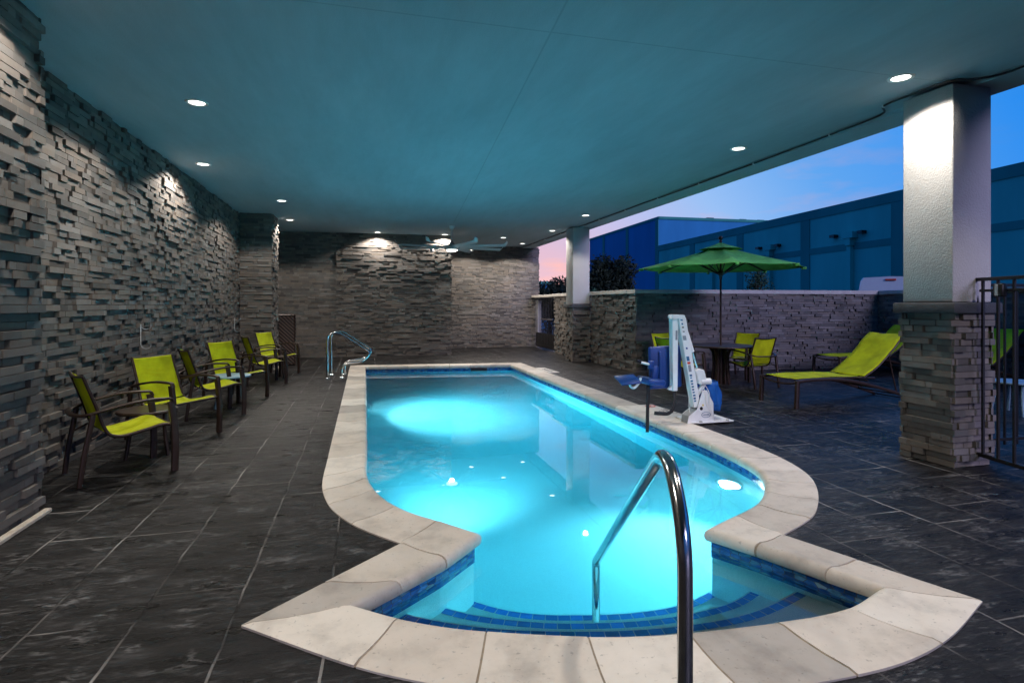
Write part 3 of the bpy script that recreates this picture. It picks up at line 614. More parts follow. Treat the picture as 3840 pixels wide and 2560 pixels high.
# underwater lights
def pool_light(x, y, z, nx, ny, label, power, r=.115, up=9, cone=128):
    t = thing('pool_light', label, 'pool light', (x, y, z), math.atan2(ny, nx))
    ring = MB(); m2 = Matrix.Rotation(R(90), 4, 'Y')
    ring.lathe([(r + .03, 0), (r + .03, .02), (r, .025), (r, .012)], n=24); ring.v = [tuple(m2 @ Vector(v)) for v in ring.v]; ring.build('rim', M['steel'], t)
    d = MB(); d.lathe([(.0, .016), (r * .99, .012)], n=24); d.v = [tuple(m2 @ Vector(v)) for v in d.v]; d.build('lens', M['pool_lens'], t)
    for k, (dd, cone, e) in enumerate(((.05, cone, power),)):
        l = bpy.data.lights.new('underwater_lamp', 'SPOT'); l.energy = e; l.spot_size = R(cone); l.spot_blend = 1.0; l.shadow_soft_size = .07; l.color = (.86, .93, 1.0)
        o = bpy.data.objects.new('underwater_lamp', l); COL.objects.link(o); o.parent = t; o.location = (dd, 0, 0); o.rotation_euler = (0, R(-90 - up), 0)
    return t
pool_light(.01, 9.6, -.62, 1, 0, 'round lit lamp under water in the left pool wall, throwing a beam across the pool', 2000, cone=156, up=12)
pool_light(.37, 4.04, -.62, .33, .94, 'added underwater lamp in the left shoulder, unseen below the coping, filling the pool', 1700, r=.09, up=9, cone=84)  # added fill lamp, out of sight, evens out the glow of the water
pool_light(3.52, 4.93, -.62, -.86, -.51, 'round lit underwater lamp in the right shoulder of the pool, brightest spot in the water', 840)

# ------------------------------------------------------------------ ceiling lights
LP = [(-1.67, 6.48, 'nearest left one, away from the wall'), (-2.31, 9.29, 'close to the long stone wall, above the chairs'), (-1.60, 12.16, 'third from the near end on the left side of the ceiling'), (-1.77, 14.85, 'beside the slim corner pier'),
      (.37, 16.75, 'over the brightest patch of the central back wall'), (2.31, 16.80, 'over the end of the central back wall, left of the fan'), (4.16, 17.1, 'between the fan blades and the far right corner'), (5.2, 18.6, 'over the far gate, smallest in view'),
      (5.10, 15.16, 'just behind the far column'), (4.98, 12.37, 'in front of the far column on the right side'), (4.82, 6.57, 'midway along the open right edge'), (4.76, 4.15, 'largest one, beside the top of the near column'), (3.42, 18.5, 'in the recess, seen between the fan blades')]
EXTRA = [(-1.75, 3.9, 'out of frame above the near left pier'), (-1.7, .9, 'out of frame behind the camera on the left'), (1.5, .6, 'added out of frame to brighten the front coping'), (4.7, .9, 'out of frame right of the pool stairs')]  # the centre one is an added fill lamp for the front coping
base_l = None
for i, (x, y, lb) in enumerate(LP + EXTRA):
    if base_l is None:
        t = thing('ceiling_light', 'round ceiling downlight, ' + lb, 'ceiling light', (x, y, CZ), 0, 'round recessed downlights in the ceiling')
        m = MB(); m.lathe([(.075, -.002), (.088, -.010), (.105, -.008), (.110, 0)], n=28); m.build('trim_ring', M['trim'], t)
        m = MB(); m.lathe([(.0, -.004), (.076, -.004)], n=28); m.build('lens', M['lens'], t)
        l = bpy.data.lights.new('downlight', 'SPOT'); l.energy = 160; l.spot_size = R(142); l.spot_blend = .22; l.shadow_soft_size = .05; l.color = (1.0, .90, .80)
        o = bpy.data.objects.new('downlight', l); COL.objects.link(o); o.parent = t; o.location = (0, 0, -.03); base_l = t
    else:
        dup(base_l, (x, y, CZ), 0, 'round ceiling downlight, ' + lb)

# ------------------------------------------------------------------ chairs
def make_chair():
    t = thing('armchair', '', 'chair', (0, 0, 0), 0)
    # local: faces +X, width along Y
    HW = .27
    for s in (-1, 1):
        m = MB(); m.sweep(cat_([(.31, s * .285, 0), (.315, s * .285, .22), (.305, s * .285, .44), (.28, s * .285, .615)], 4), rectprof(.038, .052), up=(1, 0, 0)); m.build('leg', M['brown'], t)
        m = MB(); m.sweep(cat_([(-.36, s * .27, 0), (-.335, s * .275, .22), (-.30, s * .28, .42), (-.275, s * .285, .575)], 4), rectprof(.032, .036), up=(1, 0, 0)); m.build('leg', M['brown'], t)
        # side rail: back top, down the back, round under the seat and forward to the leg
        p = cat_([(-.33, s * .235, .885), (-.295, s * .235, .78), (-.235, s * .24, .60), (-.195, s * .245, .46), (-.15, s * .25, .385), (-.06, s * .25, .362), (.08, s * .25, .385), (.22, s * .255, .415), (.30, s * .265, .405)], 5)
        m = MB(); m.ptube(p, .0135, 8); m.build('side_rail', M['brown'], t)
        m = MB(); m.ptube([(-.30, s * .275, .36), (-.2, s * .25, .42)], .009, 8); m.build('brace', M['brown'], t)
    # arm loop: from front leg, back along the arm and round behind the back
    arm = filletpath([(.305, -.285, .60), (.29, -.285, .640), (.10, -.30, .655), (-.14, -.30, .62), (-.33, -.25, .565), (-.375, -.10, .56), (-.375, .10, .56), (-.33, .25, .565), (-.14, .30, .62), (.10, .30, .655), (.29, .285, .640), (.305, .285, .60)], .12, 5)
    m = MB(); m.sweep(arm, rectprof(.046, .022, .006)); m.build('arm_loop', M['brown'], t)
    for P_ in ([(.30, -.265, .405), (.30, .265, .405)], cat_([(-.33, -.235, .885), (-.35, 0, .87), (-.33, .235, .885)], 5), [(-.12, -.25, .36), (-.12, .25, .36)]):
        m = MB(); m.ptube(P_, .011, 8); m.build('cross_bar', M['brown'], t)
    # sling
    def sl(pts, sag):
        P = cat_(pts, 6); g = []
        for i, p in enumerate(P):
            v = i / (len(P) - 1); row = []
            for j in range(11):
                u = -1 + 2 * j / 10; w = sag * (1 - u * u) * math.sin(math.pi * min(1, max(0, v * .8 + .1)))
                row.append(Vector((p[0] - w * .5, u * (.238 + .004 * math.sin(v * 9)), p[2] - w + .002 * math.sin(v * 14 + u * 3))))
            g.append(row)
        return g
    m = MB(); m.sheet(sl([(-.325, 0, .883), (-.295, 0, .78), (-.235, 0, .60), (-.195, 0, .46), (-.165, 0, .405)], .022), .004); m.build('back_sling', M['lime'], t)
    m = MB(); m.sheet(sl([(-.15, 0, .392), (-.06, 0, .368), (.08, 0, .392), (.22, 0, .424), (.30, 0, .414)], .028), .004); m.build('seat_sling', M['lime'], t)
    return t
ch = make_chair()
GA = 'lime sling armchairs along the stone wall'; GB = 'lime sling armchairs around the umbrella table'
ch.scale = (1.04, 1.09, 1.02)
CH = [(-2.11, 5.86, 33, 'lime green sling armchair nearest the camera, beside the near left pier', GA),
      (-2.10, 7.28, -32, 'lime green sling armchair turned toward the camera, just right of the brown mesh side table', GA),
      (-2.03, 8.58, 28, 'lime green sling armchair left of the blue-grey side table', GA),
      (-1.98, 9.93, -32, 'lime green sling armchair turned toward the camera behind the blue-grey side table', GA),
      (-1.87, 11.75, 24, 'lime green sling armchair, side to the camera, just before the last one of the row', GA),
      (-1.83, 13.15, -30, 'lime green sling armchair farthest along the wall, in front of the slim pier', GA),
      (6.97, 9.14, 100, 'lime green sling armchair right of the umbrella table, its back to the camera', GB),
      (7.55, 10.25, 205, 'lime green sling armchair tucked behind the table on its right, facing the camera side', GB),
      (6.15, 10.55, 285, 'lime green sling armchair behind the umbrella table on its left', GB),
      (5.60, 9.35, 5, 'lime green sling armchair left of the umbrella table, mostly hidden by the pool lift', GB)]
for i, (x, y, a, lb, g) in enumerate(CH):
    if i == 0: ch.location = (x, y, 0); ch.rotation_euler = (0, 0, R(a)); ch['label'] = lb; ch['group'] = g
    else: dup(ch, (x, y, 0), R(a), lb, g)
# ------------------------------------------------------------------ side tables
def perf_top(R_, z, mat, parent, name='table_top', hole=.0, cell=.035, t=.006):
    """flat disc of perforated sheet: small square holes in a grid, solid rim"""
    m = MB(); n = int(R_ / cell) + 1; a = cell * .30
    for i in range(-n, n + 1):
        for j in range(-n, n + 1):
            x, y = i * cell, j * cell
            if math.hypot(x, y) > R_ - cell * .72: continue
            for (x0, y0, x1, y1) in ((x - cell / 2, y - cell / 2, x + cell / 2, y - a), (x - cell / 2, y + a, x + cell / 2, y + cell / 2), (x - cell / 2, y - a, x - a, y + a), (x + a, y - a, x + cell / 2, y + a)):
                m.add([(x0, y0, z), (x1, y0, z), (x1, y1, z), (x0, y1, z)], [(0, 1, 2, 3)])
    nn = 40
    m.lathe([(R_ - cell * 1.15, z + .001), (R_ - .008, z + .002), (R_, z - .004), (R_, z - .026), (R_ - .01, z - .028), (R_ - .012, z - .006), (R_ - cell * 1.1, z - .003)], n=nn)
    return m.build(name, mat, parent)
def side_table(label, x, y, rad, h, mat, rz=0):
    t = thing('side_table', label, 'side table', (x, y, 0), rz)
    perf_top(rad, h, mat, t)
    for k in range(4):
        a = math.pi / 4 + k * math.pi / 2; m = MB(); r0, r1 = rad * .78, rad * .92
        m.sweep(cat_([(r1 * math.cos(a), r1 * math.sin(a), 0), (r0 * math.cos(a), r0 * math.sin(a), h * .5), (r0 * math.cos(a), r0 * math.sin(a), h - .025)], 4), rectprof(.028, .028), up=(math.cos(a), math.sin(a), 0)); m.build('leg', mat, t)
    return t
side_table('low round brown mesh table between the two nearest lime armchairs', -2.12, 6.48, .27, .45, M['brown'], .3)
side_table('low round blue-grey table between the third and fourth lime armchairs', -1.93, 9.20, .29, .46, M['blue_metal'], .2)
side_table('low round brown table between the two farthest lime armchairs', -1.76, 12.45, .26, .45, M['brown'], .1)
side_table('low round blue-grey table on the patio, seen through the black gate', 8.7, 5.85, .30, .45, M['blue_metal'], .1)

# ------------------------------------------------------------------ wall hooks
for z, y, lb in ((1.26, 8.01, 'thin white double hook on the long stone wall above the nearer chairs'), (1.23, 13.3, 'thin white double hook on the long stone wall just before the slim pier')):
    t = thing('wall_hook', lb, 'hook', (-2.70, y, z), 0, 'white double hooks on the stone wall')
    m = MB(); m.bbox((.006, 0, -.13), (.006, .008, .26), .002); m.build('back_plate', M['white_paint'], t)
    for dz in (0, -.24):
        m = MB(); m.ptube(cat_([(.01, 0, dz), (.015, 0, dz - .04), (.06, 0, dz - .065), (.11, 0, dz - .05), (.12, 0, dz - .01)], 6), .004, 8); m.build('hook', M['grey_paint'], t)

# ------------------------------------------------------------------ wicker cabinet
t = thing('towel_cabinet', 'tall narrow brown wicker towel cabinet with open compartments, by the slim corner pier', 'cabinet', (-1.93, 15.25, 0), R(12))
m = MB(); m.bbox((-.17, 0, .62), (.02, .42, 1.22), .004); m.build('side_panel', M['wicker'], t)
m = MB(); m.bbox((.22, 0, .62), (.02, .42, 1.22), .004); m.build('side_panel', M['wicker'], t)
m = MB(); m.bbox((.02, -.20, .62), (.36, .02, 1.20), .004); m.build('front_panel', M['wicker'], t)
m = MB(); m.bbox((.02, .20, .62), (.36, .02, 1.20), .004); m.build('back_panel', M['wicker'], t)
m = MB(); m.bbox((.025, 0, 1.245), (.44, .46, .03), .008); m.build('top', M['brown'], t)
m = MB(); m.box((.235, -.06, .92), (.02, .22, .46)); m.build('opening_shade', M['black'], t)  # solid black slab stands in for the shade inside the compartments
m = MB(); m.box((.248, -.06, .92), (.006, .012, .46)); m.box((.248, -.06, .70), (.012, .24, .02)); m.build('divider', M['brown'], t)

# ------------------------------------------------------------------ pool rails
RR = .024
def rail_obj(label, path, name='grab_rail', group=None, base=None, radii=RR, esc=None):
    t = thing(name, label, 'pool rail', tuple(Vector(path[0]) * Vector((1, 1, 0)) if 0 else (path[0][0], path[0][1], 0)), 0, group)
    o = Vector((path[0][0], path[0][1], 0)); m = MB(); m.ptube([Vector(p) - o for p in path], radii, 16); m.build('tube', M['steel'], t)
    for q in esc or []:
        e = MB(); e.lathe([(radii + .003, .02), (radii + .012, .018), (radii + .035, .004), (radii + .037, 0)], Vector(q) - o, 20); e.build('escutcheon', M['steel'], t)
    return t
fr = lambda dy, dx: filletpath([(-.73 + dx, 12.2 + dy, 0), (-.73 + dx, 12.2 + dy, .90), (-.50 + dx, 12.2 + dy, .93), (.14 + dx, 12.2 + dy, .50), (-.02 + dx, 12.2 + dy, .325), (-.45 + dx, 12.2 + dy, .28), (-.46 + dx, 12.2 + dy, 0)], [.16, .14, .14, .10, .16], 7)
rail_obj('curved stainless grab rail at the far left of the pool, the nearer of the pair', fr(0, 0), group='pair of grab rails at the far end', esc=[(-.73, 12.2, 0), (-.46, 12.2, 0)])
rail_obj('curved stainless grab rail at the far left of the pool, the farther of the pair', fr(.62, .04), group='pair of grab rails at the far end', esc=[(-.69, 12.82, 0), (-.42, 12.82, 0)])
P0 = Vector((1.33, 3.14, 0)); P1 = Vector((.955, 1.56, 0))
def q(k, z): p = P0.lerp(P1, k); return (p.x, p.y, z)
NR = filletpath([q(0, -.80), q(0, -.02), q(.72, .83), q(.88, 1.02), q(1.0, .80), q(1.0, 0)], [.03, .25, .16, .22], 9)
rail_obj('large stainless handrail in the foreground, rising out of the pool steps', NR, name='stair_rail', esc=[q(1, 0)])

# ------------------------------------------------------------------ cable along the ceiling edge
cp = [(5.46, 19.6, CZ - .02)]
rnd = random.Random(3); y = 19.0
while y > 5.2: cp.append((5.465 + rnd.uniform(-.012, .012), y, CZ - .022 - rnd.uniform(0, .012))); y -= .7
cp += [(5.40, 4.95, CZ - .03), (5.19, 4.72, CZ - .03), (5.155, 4.4, CZ - .035), (5.16, 4.02, CZ - .04), (5.35, 3.90, CZ - .045), (5.50, 3.72, CZ - .03), (5.47, 3.2, CZ - .025), (5.47, 1.5, CZ - .025), (5.46, -3, CZ - .025)]
t = thing('cable', 'black cable clipped along the edge of the ceiling and looped round the near column', 'cable', (5.46, 10, CZ))
m = MB(); m.ptube([Vector(p) - Vector((5.46, 10, CZ)) for p in cat_(cp, 5)], .011, 8); m.build('cord', M['black'], t)
for (x, y, z) in cp[2::2][:11]:
    m = MB(); m.bbox((x - 5.46, y - 10, z - CZ - .002), (.034, .014, .03), .003); m.build('clip', M['trim'], t)

# ------------------------------------------------------------------ ceiling fan
t = thing('ceiling_fan', 'large pale eight-blade ceiling fan with upturned blade tips and lit centre lamp', 'ceiling fan', (2.23, 14.9, CZ))
m = MB(); m.lathe([(.075, 0), (.075, -.03), (.05, -.09), (.02, -.11)], n=20); m.build('canopy', M['fan_grey'], t)
m = MB(); m.lathe([(.018, -.10), (.018, -.56)], n=12); m.build('rod', M['fan_grey'], t)
m = MB(); m.lathe([(.03, -.40), (.06, -.47), (.14, -.52), (.20, -.56), (.20, -.60), (.15, -.63)], n=24); m.build('motor', M['grey_paint'], t)
m = MB(); m.lathe([(.15, -.63), (.145, -.655), (.09, -.68), (.0, -.69)], n=24); m.build('lamp_lens', M['lens'], t)
l = bpy.data.lights.new('fan_lamp', 'SPOT'); l.energy = 32; l.spot_size = R(160); l.spot_blend = .4; l.shadow_soft_size = .07; l.color = (1, .92, .84)
o = bpy.data.objects.new('fan_lamp', l); COL.objects.link(o); o.parent = t; o.location = (0, 0, -.71)
for k in range(8):
    a = k * math.pi / 4 + R(14); M3 = Matrix.Rotation(a, 3, 'Z'); m = MB()
    g = []
    for i in range(9):
        r = .17 + i / 8 * 1.28; w = .08 - .02 * i / 8; tilt = -.38; g.append([M3 @ Vector((r, s * w, -.565 + s * w * tilt)) for s in (-1, -.3, .3, 1)])
    m.sheet(g, .008); bl = m.build('blade', M['fan_grey'], t)
    m = MB(); g = []
    for i in range(5):
        b = i / 4; r = 1.45 + .08 * math.sin(b * 1.4); g.append([M3 @ Vector((r, s * (.066 - .028 * b), -.565 - s * .022 + .10 * b)) for s in (-1, 0, 1)])
    m.sheet(g, .006); m.build('blade_tip', M['fan_grey'], bl)

# ------------------------------------------------------------------ far gate, post and near gate
t = thing('gate', 'narrow dark metal gate with close upright bars at the far right corner of the walls', 'gate', (5.86, 17.0, 0))
m = MB()
for k in range(13): m.box((.0, .12 + k * .17, .95), (.02, .025, 1.6))
m.box((0, 1.15, 1.74), (.03, 2.2, .04)); m.box((0, 1.15, .14), (.03, 2.2, .05)); m.build('bars', M['black'], t)
m = MB(); m.box((.0, 1.15, .30), (.008, 2.15, .50)); m.build('kick_plate', M['black'], t)
m = MB(); m.bbox((-.03, .85, 1.02), (.05, 1.2, .05), .01); m.build('push_bar', M['steel'], t)
m = MB(); m.bbox((6.0, 19.35, .86), (.16, .16, 1.71), .01); m.build('gate_post', M['stucco'], label='square white post beside the far gate, in front of the end of the recessed wall', category='post')
m = MB(); m.bbox((6.0, 18.5, 1.795), (.34, 2.3, .085), .008); m.build('lintel_cap', M['cap'], label='pale stone cap bridging the far gate and its white post', category='cap stone')
# near gate leaf
t = thing('gate', 'open black metal gate leaf at the right edge, in front of the near column', 'gate', (5.495, 3.965, 0), R(-102))
HG = 1.60
def bars(t, n, gap, L, z0, z1, two=True, x0=0.0):
    for k in range(n):
        m = MB(); m.bbox((x0 + k * gap, 0, (z0 + z1) / 2), (.022, .022, z1 - z0), .003); m.build('bar', M['black'], t)
bars(t, 8, .155, 1.2, .13, 1.72)
m = MB(); m.bbox((.50, 0, 1.735), (1.28, .03, .032), .003); m.build('top_rail', M['black'], t)
m = MB(); m.bbox((.53, 0, 1.63), (1.12, .024, .024), .003); m.build('middle_rail', M['black'], t)
m = MB(); m.bbox((.53, 0, .12), (1.18, .034, .034), .003); m.build('bottom_rail', M['black'], t)
m = MB(); m.ptube([(-.10, 0, 1.72), (-.06, .02, 1.45)], .012, 8); m.build('brace', M['black'], t)
m = MB(); m.bbox((.21, -.035, 1.63), (.09, .06, .12), .012, seg=2); lt = m.build('latch', M['black'], t)
m = MB(); m.bbox((.21, -.069, 1.63), (.03, .01, .10), .003); m.build('latch_face', M['label_grey'], lt)
t = thing('fence_panel', 'black metal fence panel from the near column to the right edge of the view', 'fence', (5.85, 4.36, 0), R(-3))
for k in range(16):
    m = MB(); m.bbox((.45 + k * .155, 0, .86), (.020, .020, 1.56), .003); m.build('bar', M['black'], t)
m = MB(); m.bbox((1.4, 0, 1.70), (2.8, .03, .032), .003); m.build('top_rail', M['black'], t)
m = MB(); m.bbox((1.4, 0, .14), (2.8, .03, .032), .003); m.build('bottom_rail', M['black'], t)

# ------------------------------------------------------------------ umbrella and table
UX, UY = 6.58, 9.5
t = thing('dining_table', 'round brown perforated patio table under the green umbrella', 'table', (UX, UY, 0))
perf_top(.61, .735, M['brown'], t, cell=.042)
for k in range(4):
    a = k * math.pi / 2 + .5; m = MB(); c_, s_ = math.cos(a), math.sin(a)
    m.sweep(cat_([(.17 * c_, .17 * s_, 0), (.14 * c_, .14 * s_, .35), (.16 * c_, .16 * s_, .60), (.28 * c_, .28 * s_, .715)], 5), rectprof(.075, .03), up=(c_, s_, 0)); m.build('leg', M['brown'], t)
m = MB(); m.lathe([(.05, .0), (.05, .70)], n=16); m.build('umbrella_sleeve', M['brown'], t)
t = thing('patio_umbrella', 'open green market umbrella with dark pole standing in the round table', 'umbrella', (UX, UY, 0))
m = MB(); m.lathe([(.019, .02), (.019, 2.62)], n=14); m.build('pole', M['brown'], t)
m = MB(); m.lathe([(.0, 2.82), (.03, 2.81), (.042, 2.78), (.03, 2.745), (.016, 2.735), (.028, 2.715), (.03, 2.70), (.018, 2.68), (.02, 2.64)], n=18); m.build('finial', M['black'], t)
m = MB(); m.lathe([(.025, 2.16), (.05, 2.14), (.055, 2.08), (.03, 2.05), (.025, 1.99)], n=18); m.build('hub', M['black'], t)
NS = 8; UR = 1.50; a0 = R(20.3)
def cone(r0, r1, z0, z1, sag, edge, n=10, per=8):
    g = []
    for i in range(n + 1):
        v = i / n; row = []
        for k in range(NS * per + 1):
            th_ = a0 + 2 * math.pi * k / (NS * per); f = (k % per) / per; cc = math.cos(math.pi / NS) / math.cos((f - .5) * 2 * math.pi / NS)
            r = (r0 + (r1 - r0) * v) * cc; bell = math.sin(math.pi * f); z = z0 + (z1 - z0) * (v ** .86) - sag * bell * math.sin(math.pi * min(1, v * .75)) + edge * bell * max(0, v - .8) * 2
            row.append((r * math.cos(th_), r * math.sin(th_), z))
        g.append(row)
    return g
m = MB(); m.sheet(cone(.16, UR, 2.585, 2.20, .075, .10), .004); m.build('canopy', M['umbrella'], t)
m = MB(); m.sheet(cone(.03, .40, 2.68, 2.555, .01, .02, n=4), .003); m.build('vent', M['umbrella'], t)
for k in range(NS):
    a = a0 + 2 * math.pi * k / NS; c_, s_ = math.cos(a), math.sin(a)
    P = [(r * c_, r * s_, 2.585 + (2.20 - 2.585) * (((r - .16) / (UR - .16)) ** .86 if r > .16 else 0) - .022) for r in (.05, .3, .6, .9, 1.2, 1.35, 1.48)]
    m = MB(); m.sweep(P, rectprof(.016, .026)); rb = m.build('rib', M['black'], t)
    m = MB(); m.sweep([(.05 * c_, .05 * s_, 2.09), (.64 * c_, .64 * s_, 2.585 - .385 * ((.48 / 1.34) ** .86) - .03)], rectprof(.018, .024)); m.build('strut', M['black'], rb)
    m = MB(); m.bbox((UR * .985 * c_, UR * .985 * s_, 2.185), (.09, .05, .05), .01, rz=a); m.build('rib_pocket', M['umbrella'], rb)

# ------------------------------------------------------------------ loungers
def make_lounger():
    t = thing('sun_lounger', '', 'sun lounger', (0, 0, 0))
    # local: foot end at x=0, head to +X; y from 0 (near) to W
    Wd = .74
    for s, y in ((0, 0), (1, Wd)):
        m = MB(); m.sweep([(0, y, 0), (.012, y, .2), (.02, y, .40)], rectprof(.045, .055), up=(1, 0, 0)); m.build('leg', M['brown'], t)
        m = MB(); m.sweep(cat_([(.02, y, .385), (.25, y, .405), (.7, y, .40), (1.1, y, .345), (1.5, y, .25), (1.95, y, .12), (2.25, y, .02)], 6), rectprof(.035, .045)); m.build('arched_rail', M['brown'], t)
        yy = .05 if s == 0 else Wd - .05
        m = MB(); m.ptube([(.02, yy, .40), (.5, yy, .415), (1.0, yy, .41), (1.48, yy, .39)], .014, 8); m.build('seat_rail', M['brown'], t)
        m = MB(); m.ptube(cat_([(1.28, yy, .40), (1.55, yy, .56), (1.83, yy, .80), (1.98, yy, .955), (2.10, yy, 1.03)], 5), .014, 8); m.build('back_rail', M['brown'], t)
        m = MB(); m.ptube([(1.75, yy, .74), (1.92, yy, .12)], .010, 8); m.build('back_strut', M['brown'], t)
    m = MB(); m.ptube(cat_([(.02, 0, .39), (.03, .12, .345), (.03, Wd / 2, .325), (.03, Wd - .12, .345), (.02, Wd, .39)], 6), .013, 8); m.build('cross_bar', M['brown'], t)
    for x, z in ((.7, .375), (1.3, .36), (1.9, .13), (2.2, .035)): m = MB(); m.ptube([(x, 0, z), (x, Wd, z)], .012, 8); m.build('cross_bar', M['brown'], t)
    m = MB(); m.ptube([(2.10, .05, 1.03), (2.10, Wd - .05, 1.03)], .012, 8); m.build('cross_bar', M['brown'], t)
    for k in range(7): m = MB(); m.box((1.15 + k * .09, Wd / 2, .325 - k * .02), (.02, Wd - .06, .012)); m.build('slat', M['brown'], t)
    def sl(P, sag):
        P = cat_(P, 6); g = []
        for i, p in enumerate(P):
            v = i / (len(P) - 1); g.append([Vector((p[0], .05 + (Wd - .10) * j / 10, p[2] - sag * (1 - (j / 5 - 1) ** 2) * (.25 + .75 * math.sin(math.pi * v)) + .003 * math.sin(v * 17 + j))) for j in range(11)])
        return g
    m = MB(); m.sheet(sl([(.04, 0, .418), (.5, 0, .432), (1.0, 0, .426), (1.26, 0, .412)], .03), .004); m.build('seat_sling', M['lime'], t)
    m = MB(); m.sheet(sl([(1.29, 0, .42), (1.55, 0, .578), (1.83, 0, .818), (1.98, 0, .973), (2.10, 0, 1.048)], .035), .004); m.build('back_sling', M['lime'], t)
    return t
lg = make_lounger(); GL = 'lime sun loungers on the open patio'
lg.location = (6.04, 6.92, 0); lg.rotation_euler = (0, 0, R(1)); lg['label'] = 'lime green sun lounger with raised back in front of the round table, nearest the pool'; lg['group'] = GL
dup(lg, (9.55, 9.72, 0), R(-2), 'lime green sun lounger against the back low wall, behind the front one', GL)
dup(lg, (9.75, 7.75, 0), R(0), 'lime green sun lounger hidden behind the near column, seen only through the gate', GL)

# ------------------------------------------------------------------ pool lift
BX, BY = 4.25, 6.42
t = thing('pool_lift', 'white pool access lift with blue seat and folded arm at the pool edge', 'pool lift', (BX, BY, 0))
def lx(x4): return 3.72 + (x4 - 550) * .00212 - BX
def lz(y4): return 1.36 - (y4 - 775) * .00193
def quadbar(m, pts, y0, y1): m.xzprism([(lx(x), lz(y)) for x, y in pts], y0, y1)
def bev(o, w=.006):
    md = o.modifiers.new('bevel', 'BEVEL'); md.width = w; md.segments = 2; md.limit_method = 'ANGLE'; md.angle_limit = R(35); return o
m = MB(); m.prism([(-.28, -.10), (-.22, -.14), (.30, -.13), (.31, .30), (-.22, .32), (-.28, .26)], .018, .032); bev(m.build('base_plate', M['white_paint'], t), .003)
ped = [(640, 1480), (820, 1480), (820, 1330), (775, 1235), (735, 1270), (700, 1380), (650, 1430)]
for y0 in (-.085, .075):
    m = MB(); quadbar(m, [(640, 1476), (818, 1476), (815, 1345), (772, 1262), (742, 1262), (705, 1385), (652, 1425)], y0, y0 + .010); sp = bev(m.build('side_plate', M['white_paint'], t), .002)
m = MB(); quadbar(m, [(645, 1476), (690, 1476), (735, 1385), (705, 1385), (650, 1425)], -.07, .07); m.build('front_web', M['grey_paint'], t)
m = MB(); m.lathe([(0, .004), (.020, .004), (.022, 0)], n=16); m.v = [tuple(Matrix.Rotation(R(90), 3, 'X') @ Vector(v) + Vector((lx(733), -.087, lz(1378)))) for v in m.v]; m.build('pivot_bolt', M['black'], t)
# mast
m = MB(); quadbar(m, [(590, 785), (640, 785), (740, 1370), (695, 1375)], -.055, .045); mast = bev(m.build('mast', M['white_paint'], t), .006)
def on_mast(name, mat, f0, f1, w0, w1):
    a = Vector((590, 785)); b = Vector((695, 1375)); c_ = Vector((640, 785)); d = Vector((740, 1370)); P = []
    for f, w in ((f0, w0), (f0, w1), (f1, w1), (f1, w0)):
        l_, r_ = a.lerp(b, f), c_.lerp(d, f); p = l_.lerp(r_, w); P.append((p.x, p.y))
    m = MB(); quadbar(m, P, -.0575, -.0555); m.build(name, mat, mast)
on_mast('label_plate', M['label_grey'], .20, .25, .12, .55); on_mast('label_plate', M['label_blue'], .02, .035, .2, .5); on_mast('label_plate', M['ink'], .10, .115, .25, .48)
on_mast('label_plate', M['label_blue'], .06, .08, .25, .45); on_mast('label_plate', M['ink'], .15, .16, .25, .48)
on_mast('label_plate', M['blue_plastic'], .33, .35, .28, .5); on_mast('label_plate', M['label_blue'], .43, .48, .12, .5); on_mast('label_plate', M['red'], .49, .515, .12, .55); on_mast('label_plate', M['label_grey'], .525, .60, .14, .52)
rr = random.Random(2); f = .63
while f < .95: on_mast('label_plate', M['label_blue'], f, f + .012 + rr.random() * .01, .14, .42 + rr.random() * .06); f += .032
# top link, hanging arm
m = MB(); quadbar(m, [(548, 772), (556, 766), (615, 766), (632, 770), (632, 790), (556, 792), (548, 786)], .03, .05); quadbar(m, [(548, 772), (556, 766), (615, 766), (632, 770), (632, 790), (556, 792), (548, 786)], -.06, -.04); bev(m.build('top_link', M['white_paint'], t), .002)
m = MB(); quadbar(m, [(556, 792), (596, 792), (592, 1262), (562, 1262)], -.03, .055); ha = bev(m.build('hanging_arm', M['white_paint'], t), .006)
m = MB(); quadbar(m, [(535, 1252), (562, 1225), (562, 1262)], -.01, .03); m.build('gusset', M['white_paint'], ha)
m = MB(); quadbar(m, [(578, 868), (590, 868), (588, 930), (577, 930)], -.0335, -.031); m.build('label_plate', M['label_grey'], ha)
# actuator
m = MB(); m.ptube([(lx(655), -.0, lz(862)), (lx(662), 0, lz(890)), (lx(735), 0, lz(1125))], .017, 14); ac = m.build('actuator_rod', M['steel'], t)
m = MB(); m.ptube([(lx(660), 0, lz(885)), (lx(700), 0, lz(1010))], .024, 14); m.build('rod_sleeve', M['white_paint'], ac)
m = MB(); quadbar(m, [(705, 1135), (730, 1120), (765, 1130), (785, 1200), (760, 1228), (730, 1222)], -.05, .05); bev(m.build('motor_housing', M['white_paint'], t), .012)
m = MB(); m.ptube([(lx(745), -.02, lz(1208)), (lx(812), -.02, lz(1208))], .042, 16); bev(m.build('motor', M['white_paint'], t), .012)
m = MB(); quadbar(m, [(765, 1225), (785, 1235), (700, 1350), (690, 1320)], -.02, .02); m.build('lower_brace', M['white_paint'], t)
